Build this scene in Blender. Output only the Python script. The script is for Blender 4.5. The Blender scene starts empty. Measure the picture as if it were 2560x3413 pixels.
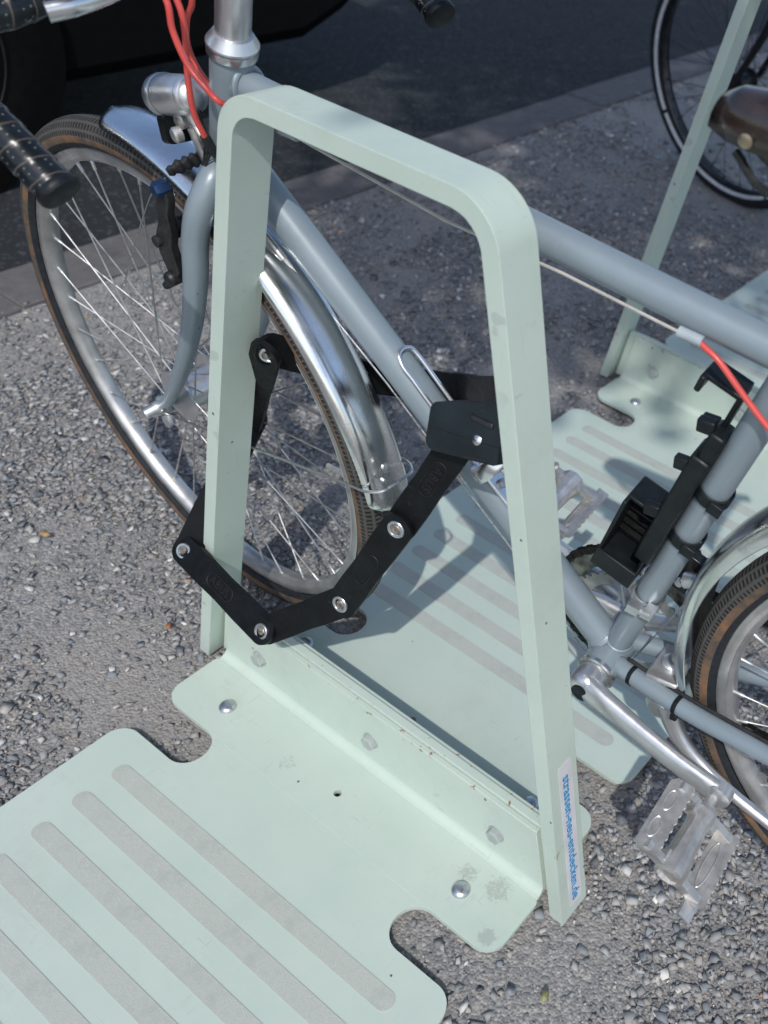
import bpy, bmesh, math, random
import numpy as np
from mathutils import Vector, Matrix, geometry

random.seed(7)
rng = np.random.default_rng(11)
scene = bpy.context.scene
COL = scene.collection
PI = math.pi

# ------------------------------------------------------------------ camera, sky, sun, exposure
cam_data = bpy.data.cameras.new('camera')
cam = bpy.data.objects.new('camera', cam_data)
COL.objects.link(cam)
CAM_RIGHT = Vector((0.823102, 0.551036, 0.137336))
CAM_DOWN = Vector((0.418847, -0.425747, -0.802064))
CAM_FWD = Vector((-0.383496, 0.717704, -0.581233))
cam.matrix_world = Matrix((
    (CAM_RIGHT.x, -CAM_DOWN.x, -CAM_FWD.x, 0.0),
    (CAM_RIGHT.y, -CAM_DOWN.y, -CAM_FWD.y, 0.0),
    (CAM_RIGHT.z, -CAM_DOWN.z, -CAM_FWD.z, 1.158964),
    (0, 0, 0, 1)))
cam_data.sensor_fit = 'VERTICAL'
cam_data.sensor_height = 36.0
cam_data.sensor_width = 27.0
cam_data.lens = 3406.135 / 3413.0 * 36.0
cam_data.shift_x = (1280.0 - 2142.83) / 3413.0
cam_data.shift_y = (1427.185 - 1706.5) / 3413.0
cam_data.clip_start = 0.02
cam_data.clip_end = 500.0
cam_data.dof.use_dof = True
cam_data.dof.focus_distance = 1.10
cam_data.dof.aperture_fstop = 6.3
scene.camera = cam

SUN_TO = Vector((0.46, -0.70, 1.0)).normalized()      # direction towards the sun
world = bpy.data.worlds.new('World')
scene.world = world
world.use_nodes = True
wn = world.node_tree
wn.nodes.clear()
sky = wn.nodes.new('ShaderNodeTexSky')
sky.sky_type = 'NISHITA'
sky.sun_disc = False
sky.sun_elevation = math.asin(SUN_TO.z)
sky.sun_rotation = math.atan2(SUN_TO.x, SUN_TO.y)
sky.air_density = 1.0
sky.dust_density = 1.6
bg = wn.nodes.new('ShaderNodeBackground')
bg.inputs['Strength'].default_value = 0.15
wo = wn.nodes.new('ShaderNodeOutputWorld')
wn.links.new(sky.outputs[0], bg.inputs['Color'])
wn.links.new(bg.outputs[0], wo.inputs['Surface'])

sun_data = bpy.data.lights.new('sun', 'SUN')
sun_data.energy = 2.2
sun_data.angle = math.radians(0.6)
sun_data.color = (1.0, 0.965, 0.925)
sun = bpy.data.objects.new('sun', sun_data)
COL.objects.link(sun)
sun.rotation_euler = SUN_TO.to_track_quat('Z', 'Y').to_euler()

scene.view_settings.view_transform = 'Standard'
scene.view_settings.look = 'None'
scene.view_settings.gamma = 1.0
scene.view_settings.exposure = 0.30
scene.view_settings.use_curve_mapping = False
scene.cycles.max_bounces = 8

# ------------------------------------------------------------------ materials
class NT:
    def __init__(self, name):
        self.m = bpy.data.materials.new(name)
        self.m.use_nodes = True
        self.t = self.m.node_tree
        self.t.nodes.clear()
        self.out = self.n('ShaderNodeOutputMaterial')
        self.b = self.n('ShaderNodeBsdfPrincipled')
        self.l(self.b.outputs[0], self.out.inputs['Surface'])
    def n(self, kind, **kw):
        nd = self.t.nodes.new(kind)
        for k, v in kw.items():
            setattr(nd, k, v)
        return nd
    def l(self, a, b):
        self.t.links.new(a, b)
    def val(self, sock, v):
        if hasattr(v, 'is_output'):
            self.l(v, sock)
        elif isinstance(v, (tuple, list)) and len(v) == 3 and sock.type == 'RGBA':
            sock.default_value = (*v, 1)
        else:
            sock.default_value = v
    def set(self, **kw):
        names = dict(col='Base Color', rough='Roughness', metal='Metallic', coat='Coat Weight', coatr='Coat Roughness',
                     spec='Specular IOR Level', normal='Normal', sub='Sheen Weight')
        for k, v in kw.items():
            self.val(self.b.inputs[names[k]], v)
        return self
    def coord(self, which='Object'):
        return self.n('ShaderNodeTexCoord').outputs[which]
    def mapping(self, vec, scale=(1, 1, 1), loc=(0, 0, 0)):
        m = self.n('ShaderNodeMapping')
        self.l(vec, m.inputs['Vector'])
        m.inputs['Scale'].default_value = scale
        m.inputs['Location'].default_value = loc
        return m.outputs[0]
    def noise(self, vec, scale, detail=4, rough=0.55, out='Fac'):
        t = self.n('ShaderNodeTexNoise')
        self.l(vec, t.inputs['Vector'])
        t.inputs['Scale'].default_value = scale
        t.inputs['Detail'].default_value = detail
        t.inputs['Roughness'].default_value = rough
        return t.outputs[out]
    def voronoi(self, vec, scale, out='Distance', feature='F1', rnd=1.0):
        t = self.n('ShaderNodeTexVoronoi', feature=feature)
        self.l(vec, t.inputs['Vector'])
        t.inputs['Scale'].default_value = scale
        t.inputs['Randomness'].default_value = rnd
        return t.outputs[out]
    def ramp(self, fac, stops, interp='LINEAR'):
        r = self.n('ShaderNodeValToRGB')
        self.l(fac, r.inputs[0])
        r.color_ramp.interpolation = interp
        els = r.color_ramp.elements
        while len(els) < len(stops):
            els.new(0.5)
        for e, (p, c) in zip(els, stops):
            e.position = p
            e.color = (*c, 1) if isinstance(c, (tuple, list)) else (c, c, c, 1)
        return r.outputs[0]
    def mix(self, fac, a, b, mode='MIX'):
        m = self.n('ShaderNodeMix', data_type='RGBA', blend_type=mode)
        self.val(m.inputs['Factor'], fac)
        self.val(m.inputs['A'], a)
        self.val(m.inputs['B'], b)
        return m.outputs['Result']
    def math(self, op, a, b=0.0, c=0.0):
        m = self.n('ShaderNodeMath', operation=op)
        self.val(m.inputs[0], a)
        self.val(m.inputs[1], b)
        self.val(m.inputs[2], c)
        return m.outputs[0]
    def sep(self, vec):
        x = self.n('ShaderNodeSeparateXYZ')
        self.l(vec, x.inputs[0])
        return x.outputs
    def bump(self, height, strength=0.3, dist=0.001, prev=None):
        b = self.n('ShaderNodeBump')
        self.l(height, b.inputs['Height'])
        b.inputs['Strength'].default_value = strength
        b.inputs['Distance'].default_value = dist
        if prev is not None:
            self.l(prev, b.inputs['Normal'])
        return b.outputs[0]

M = {}
def simple(name, col, rough=0.5, metal=0.0, coat=0.0, var=0.12, scale=40, bump=0.0, bscale=400, spec=0.5, rvar=0.1):
    t = NT(name)
    co = t.coord()
    nz = t.noise(co, scale, 5)
    dark = tuple(c * (1 - var * 2) for c in col)
    lite = tuple(min(1, c * (1 + var)) for c in col)
    t.set(col=t.ramp(nz, [(0.3, dark), (0.65, lite)]), metal=metal, coat=coat, spec=spec)
    rz = t.noise(co, scale * 2.3, 4)
    t.set(rough=t.ramp(rz, [(0.3, max(0.02, rough - rvar)), (0.7, min(1, rough + rvar))]))
    if bump:
        t.set(normal=t.bump(t.noise(co, bscale, 3), bump, 0.0006))
    M[name] = t.m
    return t.m

def mint(name, scuffs=()):
    """pale green powder coat with dust, tiny specks and a few chips"""
    t = NT(name)
    co = t.coord()
    base = t.ramp(t.noise(co, 9, 6, 0.6), [(0.3, (0.44, 0.53, 0.465)), (0.7, (0.485, 0.565, 0.50))])
    dust = t.noise(co, 34, 8, 0.7)
    c = t.mix(t.ramp(dust, [(0.55, 0.0), (0.8, 0.35)]), base, (0.40, 0.45, 0.40))
    vx = t.n('ShaderNodeTexVoronoi')
    t.l(co, vx.inputs['Vector'])
    vx.inputs['Scale'].default_value = 42
    hit = t.math('MULTIPLY', t.math('LESS_THAN', vx.outputs['Distance'], t.math('MULTIPLY', t.sep(vx.outputs['Color'])[1], 0.10)),
                 t.math('GREATER_THAN', t.sep(vx.outputs['Color'])[0], 0.72))
    c = t.mix(hit, c, (0.10, 0.115, 0.105))
    for (x, y, z, r, thr) in scuffs:
        d = t.n('ShaderNodeVectorMath', operation='DISTANCE')
        t.l(co, d.inputs[0])
        d.inputs[1].default_value = (x, y, z)
        fall = t.ramp(t.math('DIVIDE', d.outputs['Value'], r), [(0.2, 1.0), (1.0, 0.0)])
        nn = t.noise(co, 190, 8, 0.8)
        m = t.ramp(t.math('MULTIPLY', fall, nn), [(thr, 0.0), (thr + 0.05, 0.65)])
        c = t.mix(m, c, (0.30, 0.33, 0.31))
    for sc_, ro in (((3, 60, 3), 0.6), ((60, 4, 4), -0.4)):
        mp = t.n('ShaderNodeMapping'); t.l(co, mp.inputs['Vector']); mp.inputs['Scale'].default_value = sc_; mp.inputs['Rotation'].default_value = (0, 0, ro)
        sl = t.noise(mp.outputs[0], 9, 3, 0.5)
        sm = t.math('MULTIPLY', t.ramp(sl, [(0.675, 0.0), (0.69, 0.55)]), t.ramp(t.noise(co, 7, 3), [(0.48, 0.0), (0.6, 1.0)]))
        c = t.mix(sm, c, (0.34, 0.375, 0.345))
    stain = t.ramp(t.noise(co, 5.5, 9, 0.72), [(0.53, 0.0), (0.72, 0.32)])
    c = t.mix(stain, c, (0.37, 0.385, 0.335))
    # rusty chips on the upper edge of the upturned flange
    p = t.sep(co)
    chip = t.math('MULTIPLY', t.math('GREATER_THAN', p[2], 0.104), t.math('LESS_THAN', p[2], 0.13))
    chip = t.math('MULTIPLY', chip, t.ramp(t.noise(co, 70, 5, 0.7), [(0.62, 0.0), (0.66, 1.0)]))
    c = t.mix(chip, c, (0.26, 0.12, 0.05))
    t.set(col=c, rough=t.ramp(dust, [(0.3, 0.38), (0.8, 0.66)]), spec=0.45,
          normal=t.bump(t.noise(co, 700, 2), 0.08, 0.0004))
    M[name] = t.m
mint('mint', ())
mint('mint_plate', ((0.235, 0.445, 0.010, 0.045, 0.43), (0.195, 0.440, 0.010, 0.035, 0.44), (-0.08, 0.41, 0.01, 0.04, 0.5), (0.262, 0.395, 0.01, 0.022, 0.33)))

t = NT('grip')
co = t.coord()
g = t.noise(co, 900, 2, 0.8)
b2 = t.noise(co, 40, 6, 0.7)
c = t.ramp(g, [(0.35, (0.365, 0.395, 0.355)), (0.65, (0.47, 0.495, 0.45))])
c = t.mix(t.ramp(b2, [(0.5, 0.0), (0.75, 0.55)]), c, (0.31, 0.34, 0.31))
t.set(col=c, rough=0.85, spec=0.3, normal=t.bump(g, 0.5, 0.0006))
M['grip'] = t.m

simple('zinc', (0.52, 0.55, 0.57), 0.34, 0.9, var=0.1, scale=120)
simple('galv', (0.42, 0.46, 0.44), 0.5, 0.35, var=0.05, scale=120)
simple('steel', (0.66, 0.66, 0.65), 0.32, 1.0, var=0.06, scale=90)
simple('spoke_steel', (0.58, 0.57, 0.55), 0.48, 0.9, var=0.15, scale=60)
simple('alloy', (0.66, 0.67, 0.68), 0.36, 0.88, var=0.04, scale=60, rvar=0.05)
simple('alloy_dull', (0.56, 0.55, 0.53), 0.42, 0.8, var=0.12, scale=70, bump=0.1)
simple('polished', (0.74, 0.75, 0.76), 0.24, 0.95, var=0.03, scale=30, rvar=0.05)
simple('rim_alloy', (0.53, 0.53, 0.52), 0.42, 0.8, var=0.12, scale=30)
simple('black_plastic', (0.008, 0.011, 0.013), 0.42, 0, var=0.2, scale=60, bump=0.05, bscale=900, spec=0.28)
simple('black_rubber', (0.016, 0.017, 0.018), 0.7, 0, var=0.3, scale=80)
simple('lock_black', (0.0045, 0.0055, 0.0065), 0.5, 0, var=0.25, scale=50, bump=0.08, bscale=700, spec=0.22)
simple('lock_body', (0.008, 0.014, 0.016), 0.42, 0, var=0.2, scale=30, bump=0.05, bscale=900, spec=0.3)
simple('brake_black', (0.022, 0.022, 0.022), 0.40, 0.2, var=0.3, scale=90, bump=0.15, bscale=300)
simple('black_metal', (0.02, 0.021, 0.022), 0.3, 0.3, var=0.2, scale=90)
simple('blue_anodised', (0.02, 0.05, 0.12), 0.3, 0.6, var=0.1)
simple('grey_fitting', (0.33, 0.38, 0.41), 0.42, 0.0, var=0.1)
simple('chain_dark', (0.035, 0.033, 0.028), 0.45, 0.7, var=0.4, scale=200)
simple('ring_grimy', (0.22, 0.23, 0.20), 0.45, 0.75, var=0.45, scale=60, bump=0.2)
simple('car_black', (0.003, 0.003, 0.003), 0.6, 0.0, var=0.1, spec=0.06)
simple('car_trim', (0.004, 0.004, 0.004), 0.8, 0.0, var=0.1, spec=0.05)
simple('car_rim', (0.05, 0.05, 0.055), 0.5, 0.6, var=0.1)
simple('car_glass', (0.01, 0.012, 0.014), 0.08, 0.0, var=0.05)
simple('red_lens', (0.18, 0.008, 0.008), 0.25, 0.0, var=0.1)
simple('reflective', (0.62, 0.64, 0.68), 0.4, 0.2, var=0.08, scale=90)
simple('dark_rim', (0.05, 0.05, 0.055), 0.35, 0.8, var=0.2)
simple('car_tyre', (0.0035, 0.0035, 0.004), 0.85, 0, var=0.2, scale=60, spec=0.1)
simple('tyre_black', (0.010, 0.014, 0.018), 0.7, 0, var=0.3, scale=60, bump=0.2, bscale=250)
simple('sticker', (0.60, 0.60, 0.62), 0.4, 0, var=0.05, scale=30)
simple('ink_blue', (0.02, 0.26, 0.52), 0.5, 0, var=0.05)
simple('emboss_black', (0.003, 0.003, 0.004), 0.6, 0, var=0.1)
simple('leather', (0.030, 0.020, 0.016), 0.25, 0, coat=0.4, var=0.35, scale=25, bump=0.12, bscale=260)
simple('rivet_copper', (0.42, 0.36, 0.26), 0.35, 0.9, var=0.1)
simple('lens_clear', (0.55, 0.57, 0.58), 0.12, 0.3, var=0.05)

for nm_ in ('lock_black', 'lock_body'):
    t_ = M[nm_].node_tree
    bs = next(n for n in t_.nodes if n.type == 'BSDF_PRINCIPLED')
    old = bs.inputs['Base Color'].links[0].from_socket
    tc = t_.nodes.new('ShaderNodeTexCoord'); nz_ = t_.nodes.new('ShaderNodeTexNoise'); t_.links.new(tc.outputs['Object'], nz_.inputs['Vector'])
    nz_.inputs['Scale'].default_value = 140; nz_.inputs['Detail'].default_value = 8; nz_.inputs['Roughness'].default_value = 0.75
    rp = t_.nodes.new('ShaderNodeValToRGB'); rp.color_ramp.elements[0].position = 0.60; rp.color_ramp.elements[1].position = 0.82
    t_.links.new(nz_.outputs['Fac'], rp.inputs[0])
    mx = t_.nodes.new('ShaderNodeMix'); mx.data_type = 'RGBA'
    t_.links.new(rp.outputs[0], mx.inputs['Factor']); t_.links.new(old, mx.inputs['A']); mx.inputs['B'].default_value = (0.05, 0.052, 0.052, 1)
    t_.links.new(mx.outputs['Result'], bs.inputs['Base Color'])
# frame enamel: blue grey, a little dust
t = NT('frame_paint')
co = t.coord()
c = t.ramp(t.noise(co, 14, 5), [(0.3, (0.205, 0.255, 0.285)), (0.7, (0.225, 0.275, 0.305))])
c = t.mix(t.ramp(t.noise(co, 160, 4, 0.7), [(0.62, 0.0), (0.75, 0.4)]), c, (0.25, 0.275, 0.29))
vx = t.n('ShaderNodeTexVoronoi'); t.l(co, vx.inputs['Vector']); vx.inputs['Scale'].default_value = 55
hit = t.math('MULTIPLY', t.math('LESS_THAN', vx.outputs['Distance'], t.math('MULTIPLY', t.sep(vx.outputs['Color'])[1], 0.11)), t.math('GREATER_THAN', t.sep(vx.outputs['Color'])[0], 0.80))
c = t.mix(hit, c, (0.06, 0.065, 0.07))
c = t.mix(t.ramp(t.noise(co, 22, 8, 0.75), [(0.56, 0.0), (0.75, 0.45)]), c, (0.16, 0.18, 0.19))
t.set(col=c, rough=t.ramp(t.noise(co, 40, 5), [(0.3, 0.30), (0.7, 0.48)]), coat=0.12, coatr=0.3, metal=0.1, normal=t.bump(t.noise(co, 600, 2), 0.03, 0.0004))
M['frame_paint'] = t.m

# bright mudguard metal: mirror with smears, water marks and scratches
t = NT('chrome_guard')
co = t.coord()
sm = t.noise(t.mapping(co, (6, 30, 6)), 3, 8, 0.7)
c = t.ramp(t.noise(co, 28, 6, 0.7), [(0.35, (0.70, 0.71, 0.71)), (0.7, (0.82, 0.83, 0.83))])
grime = t.ramp(t.noise(co, 16, 9, 0.75), [(0.56, 0.0), (0.72, 0.75)])
c = t.mix(grime, c, (0.40, 0.40, 0.36))
t.set(col=c, metal=1.0, rough=t.mix(grime, t.ramp(sm, [(0.3, 0.11), (0.75, 0.34)]), (0.5, 0.5, 0.5)),
      normal=t.bump(t.noise(t.mapping(co, (40, 40, 8)), 12, 6), 0.05, 0.0006))
M['chrome_guard'] = t.m

# perished gum sidewall
t = NT('gumwall')
co = t.coord()
n1 = t.noise(co, 26, 8, 0.7)
c = t.ramp(n1, [(0.38, (0.055, 0.050, 0.045)), (0.52, (0.14, 0.085, 0.050)), (0.70, (0.28, 0.125, 0.050))])
c = t.mix(t.ramp(t.noise(co, 90, 6, 0.7), [(0.5, 0.0), (0.7, 0.6)]), c, (0.085, 0.082, 0.075))
t.set(col=c, rough=0.8, normal=t.bump(t.noise(co, 300, 3), 0.3, 0.0008))
M['gumwall'] = t.m

# file-pattern tread, ridges run round the tyre
t = NT('tread')
uv = t.sep(t.coord('UV'))
ridge = t.math('SINE', t.math('MULTIPLY', uv[1], 2 * PI * 9))
cross = t.math('SINE', t.math('MULTIPLY', uv[0], 2 * PI * 330))
hgt = t.math('MAXIMUM', t.math('MULTIPLY', ridge, 1.0), t.math('MULTIPLY', cross, 0.9))
co = t.coord()
c = t.ramp(t.noise(co, 40, 6, 0.7), [(0.3, (0.020, 0.021, 0.022)), (0.7, (0.055, 0.053, 0.049))])
c = t.mix(t.ramp(hgt, [(0.2, 0.0), (0.75, 0.6)]), c, (0.105, 0.10, 0.092))
t.set(col=c, rough=0.85, spec=0.25, normal=t.bump(hgt, 0.8, 0.0016))
M['tread'] = t.m

# cork-dotted handlebar tape
t = NT('bar_tape')
uv = t.sep(t.coord('UV'))
fu = t.math('SUBTRACT', t.math('FRACT', t.math('MULTIPLY', uv[0], 11.0)), 0.5)
fv = t.math('SUBTRACT', t.math('FRACT', t.math('MULTIPLY', uv[1], 3.0)), 0.5)
rr = t.math('ADD', t.math('MULTIPLY', fu, fu), t.math('MULTIPLY', t.math('MULTIPLY', fv, fv), 0.5))
dot = t.math('MULTIPLY', t.math('LESS_THAN', rr, 0.010), t.math('LESS_THAN', t.math('FRACT', uv[1]), 0.70))
edge = t.math('GREATER_THAN', t.math('FRACT', uv[1]), 0.93)
co = t.coord()
c = t.mix(dot, t.ramp(t.noise(co, 60, 4), [(0.3, (0.004, 0.006, 0.008)), (0.7, (0.011, 0.016, 0.021))]), (0.12, 0.125, 0.12))
c = t.mix(edge, c, (0.075, 0.062, 0.052))
t.set(col=c, rough=t.mix(dot, (0.28, 0.28, 0.28), (0.7, 0.7, 0.7)), spec=0.42, normal=t.bump(dot, -0.4, 0.0008))
M['bar_tape'] = t.m

# red cable housing with small black print
t = NT('cable_red')
uv = t.sep(t.coord('UV'))
co = t.coord()
inband = t.math('MULTIPLY', t.math('GREATER_THAN', uv[0], 0.60), t.math('LESS_THAN', uv[0], 0.76))
word = t.math('LESS_THAN', t.math('FRACT', t.math('MULTIPLY', uv[1], 14.0)), 0.55)
lett = t.math('GREATER_THAN', t.noise(t.coord('UV'), 900, 1), 0.5)
pr = t.math('MULTIPLY', t.math('MULTIPLY', inband, word), lett)
c = t.mix(pr, t.ramp(t.noise(co, 30, 3), [(0.3, (0.54, 0.062, 0.052)), (0.7, (0.64, 0.085, 0.072))]), (0.02, 0.015, 0.015))
t.set(col=c, rough=0.36, coat=0.2)
M['cable_red'] = t.m

# loose gravel bed: dusty, crushed stone
def gravel_nodes(name, stones):
    t = NT(name)
    co = t.coord()
    if stones:
        a = t.n('ShaderNodeAttribute', attribute_name='tint')
        c = t.mix(t.ramp(t.noise(co, 320, 5, 0.7), [(0.3, 0.0), (0.8, 0.55)]), a.outputs['Color'], (0.27, 0.268, 0.262), 'MIX')
        t.set(col=c, rough=0.9, spec=0.25, normal=t.bump(t.noise(co, 900, 3), 0.35, 0.0008))
    else:
        v1 = t.n('ShaderNodeTexVoronoi')
        t.l(co, v1.inputs['Vector'])
        v1.inputs['Scale'].default_value = 260
        v2 = t.voronoi(co, 120)
        big = t.noise(co, 3.2, 6, 0.6)
        cell = t.ramp(t.sep(v1.outputs['Color'])[0], [(0.0, (0.13, 0.138, 0.148)), (0.45, (0.225, 0.228, 0.23)), (0.8, (0.30, 0.294, 0.283)), (1.0, (0.39, 0.37, 0.34))])
        dusty = t.ramp(t.noise(co, 150, 6, 0.75), [(0.3, (0.235, 0.225, 0.212)), (0.7, (0.36, 0.335, 0.305))])
        c = t.mix(t.ramp(big, [(0.42, 0.15), (0.62, 0.8)]), cell, dusty)
        h = t.math('ADD', t.math('MULTIPLY', v1.outputs['Distance'], -1.0), t.math('MULTIPLY', v2, -0.8))
        t.set(col=c, rough=0.95, spec=0.2, normal=t.bump(h, 0.55, 0.004, t.bump(t.noise(co, 500, 4), 0.4, 0.002)))
    M[name] = t.m
gravel_nodes('gravel_bed', False)
gravel_nodes('gravel_stone', True)

t = NT('asphalt')
co = t.coord()
c = t.ramp(t.noise(co, 260, 4, 0.8), [(0.3, (0.013, 0.0155, 0.0185)), (0.7, (0.026, 0.031, 0.036))])
c = t.mix(t.ramp(t.noise(co, 2.5, 6, 0.6), [(0.4, 0.0), (0.7, 0.5)]), c, (0.020, 0.024, 0.029))
spot = t.math('MULTIPLY', t.math('LESS_THAN', t.voronoi(co, 9), 0.07), 1.0)
c = t.mix(t.math('MULTIPLY', spot, 0.5), c, (0.14, 0.13, 0.12))
wob = t.n('ShaderNodeVectorMath', operation='ADD'); t.l(co, wob.inputs[0]); t.l(t.noise(co, 4, 4, 0.6, 'Color'), wob.inputs[1])
crk = t.voronoi(wob.outputs[0], 1.1, 'Distance', 'DISTANCE_TO_EDGE')
c = t.mix(t.ramp(crk, [(0.004, 0.85), (0.010, 0.0)]), c, (0.008, 0.009, 0.010))
ag = t.n('ShaderNodeTexVoronoi'); t.l(co, ag.inputs['Vector']); ag.inputs['Scale'].default_value = 150
c = t.mix(t.math('MULTIPLY', t.math('GREATER_THAN', t.sep(ag.outputs['Color'])[0], 0.86), 0.5), c, (0.085, 0.088, 0.09))
t.set(col=c, rough=0.9, spec=0.3, normal=t.bump(t.noise(co, 400, 4, 0.8), 0.5, 0.002))
M['asphalt'] = t.m

t = NT('kerb_concrete')
co = t.coord()
c = t.ramp(t.noise(co, 30, 8, 0.7), [(0.3, (0.095, 0.093, 0.098)), (0.7, (0.16, 0.152, 0.152))])
c = t.mix(t.ramp(t.noise(co, 300, 4, 0.8), [(0.4, 0.0), (0.8, 0.5)]), c, (0.10, 0.10, 0.105))
t.set(col=c, rough=0.92, spec=0.25, normal=t.bump(t.noise(co, 220, 5, 0.8), 0.5, 0.003))
M['kerb_concrete'] = t.m

# ------------------------------------------------------------------ mesh helpers
def arr(a):
    return np.asarray(a, float)

def make(name, verts, faces, mat, parent=None, smooth=40, uvs=None, bevel=0, bseg=2, xf=None, fmat=None, subsurf=0):
    """one mesh object; xf maps the vertices into the parent's own space"""
    v = arr(verts)
    if xf is not None:
        v = xf(v)
    me = bpy.data.meshes.new(name)
    me.from_pydata([tuple(p) for p in v], [], [tuple(f) for f in faces])
    mats = mat if isinstance(mat, (list, tuple)) else [mat]
    for m_ in mats:
        me.materials.append(M[m_])
    if fmat is not None:
        me.polygons.foreach_set('material_index', list(fmat))
    if uvs is not None:
        lay = me.uv_layers.new(name='UVMap')
        flat = [c for f in uvs for uvp in f for c in uvp]
        lay.data.foreach_set('uv', flat)
    if xf is not None or True:
        bm = bmesh.new()
        bm.from_mesh(me)
        bmesh.ops.recalc_face_normals(bm, faces=bm.faces)
        bm.to_mesh(me)
        bm.free()
    if smooth:
        me.polygons.foreach_set('use_smooth', [True] * len(me.polygons))
        me.set_sharp_from_angle(angle=math.radians(smooth))
    o = bpy.data.objects.new(name, me)
    COL.objects.link(o)
    if bevel:
        b = o.modifiers.new('bevel', 'BEVEL')
        b.width = bevel
        b.segments = bseg
        b.limit_method = 'ANGLE'
        b.angle_limit = math.radians(40)
    if subsurf:
        s_ = o.modifiers.new('sub', 'SUBSURF')
        s_.levels = s_.render_levels = subsurf
    if parent is not None:
        o.parent = parent
    return o

def empty(name, loc=(0, 0, 0), matrix=None):
    o = bpy.data.objects.new(name, None)
    o.empty_display_size = 0.05
    COL.objects.link(o)
    if matrix is not None:
        o.matrix_world = matrix
    else:
        o.location = loc
    return o

def tag(o, label=None, cat=None, group=None, kind=None):
    if label: o['label'] = label
    if cat: o['category'] = cat
    if group: o['group'] = group
    if kind: o['kind'] = kind
    return o

def join(*parts):
    V, F, U = [], [], []
    k = 0
    for p in parts:
        v, f = p[0], p[1]
        V.extend([tuple(q) for q in v])
        F.extend([tuple(i + k for i in q) for q in f])
        k += len(v)
    return V, F

def catmull(pts, n=6):
    P = [arr(p) for p in pts]
    P = [2 * P[0] - P[1]] + P + [2 * P[-1] - P[-2]]
    out = []
    for i in range(1, len(P) - 2):
        for j in range(n):
            s_ = j / n
            out.append(0.5 * ((2 * P[i]) + (-P[i - 1] + P[i + 1]) * s_ + (2 * P[i - 1] - 5 * P[i] + 4 * P[i + 1] - P[i + 2]) * s_ ** 2
                              + (-P[i - 1] + 3 * P[i] - 3 * P[i + 1] + P[i + 2]) * s_ ** 3))
    out.append(P[-2])
    return out

def frames(P, ref=None, closed=False):
    n = len(P)
    T = []
    for i in range(n):
        a = P[(i - 1) % n] if (closed or i > 0) else P[i]
        b = P[(i + 1) % n] if (closed or i < n - 1) else P[i]
        d = b - a
        T.append(d / (np.linalg.norm(d) + 1e-12))
    if ref is None:
        ref = arr((0, 0, 1)) if abs(T[0][2]) < 0.9 else arr((1, 0, 0))
        N = np.cross(np.cross(T[0], ref), T[0])
    else:
        N = np.cross(np.cross(T[0], arr(ref)), T[0])
    N = N / (np.linalg.norm(N) + 1e-12)
    Ns = [N]
    for i in range(1, n):
        N = Ns[-1] - T[i] * np.dot(Ns[-1], T[i])
        N = N / (np.linalg.norm(N) + 1e-12)
        Ns.append(N)
    return T, Ns

def tube(pts, rad, seg=12, ref=None, caps=True, closed=False, flat=1.0, uv=False):
    """swept round tube; rad is one radius or one per point; flat squashes it along the binormal"""
    P = [arr(p) for p in pts]
    n = len(P)
    if not hasattr(rad, '__len__'):
        rad = [rad] * n
    elif len(rad) != n:
        rad = list(np.interp(np.linspace(0, 1, n), np.linspace(0, 1, len(rad)), rad))
    T, N = frames(P, ref, closed)
    V, F, U = [], [], []
    L = [0.0]
    for i in range(1, n):
        L.append(L[-1] + np.linalg.norm(P[i] - P[i - 1]))
    for i in range(n):
        B = np.cross(T[i], N[i])
        for k in range(seg):
            a = 2 * PI * k / seg
            V.append(P[i] + rad[i] * (math.cos(a) * N[i] + flat * math.sin(a) * B))
    m_ = n if closed else n - 1
    for i in range(m_):
        j = (i + 1) % n
        for k in range(seg):
            k2 = (k + 1) % seg
            F.append((i * seg + k, i * seg + k2, j * seg + k2, j * seg + k))
            if uv:
                U.append([(k / seg, L[i]), ((k + 1) / seg, L[i]), ((k + 1) / seg, L[i + 1] if i + 1 < n else L[i]), (k / seg, L[i + 1] if i + 1 < n else L[i])])
    if caps and not closed:
        F.append(tuple(reversed(range(seg))))
        F.append(tuple((n - 1) * seg + k for k in range(seg)))
        if uv:
            U.append([(0.1, 0)] * seg)
            U.append([(0.1, L[-1])] * seg)
    if uv:
        return V, F, U
    return V, F

def lathe(prof, axis0, axis1, seg=20, cap=True):
    """revolve (radius, fraction/length along the axis) about axis0 -> axis1; second value is metres from axis0"""
    a0, a1 = arr(axis0), arr(axis1)
    d = (a1 - a0) / np.linalg.norm(a1 - a0)
    ref = arr((0, 0, 1)) if abs(d[2]) < 0.9 else arr((1, 0, 0))
    x = np.cross(d, ref); x /= np.linalg.norm(x)
    y = np.cross(d, x)
    V, F = [], []
    for (r, hh) in prof:
        for k in range(seg):
            an = 2 * PI * k / seg
            V.append(a0 + d * hh + r * (math.cos(an) * x + math.sin(an) * y))
    for i in range(len(prof) - 1):
        for k in range(seg):
            k2 = (k + 1) % seg
            F.append((i * seg + k, i * seg + k2, (i + 1) * seg + k2, (i + 1) * seg + k))
    if cap:
        F.append(tuple(range(seg)))
        F.append(tuple((len(prof) - 1) * seg + k for k in range(seg)))
    return V, F

def box(c, ax, ay, az):
    """box from centre and three half-extent vectors"""
    c, ax, ay, az = arr(c), arr(ax), arr(ay), arr(az)
    V = [c + sx * ax + sy * ay + sz * az for sz in (-1, 1) for sy in (-1, 1) for sx in (-1, 1)]
    F = [(0, 2, 3, 1), (4, 5, 7, 6), (0, 1, 5, 4), (2, 6, 7, 3), (0, 4, 6, 2), (1, 3, 7, 5)]
    return V, F

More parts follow.
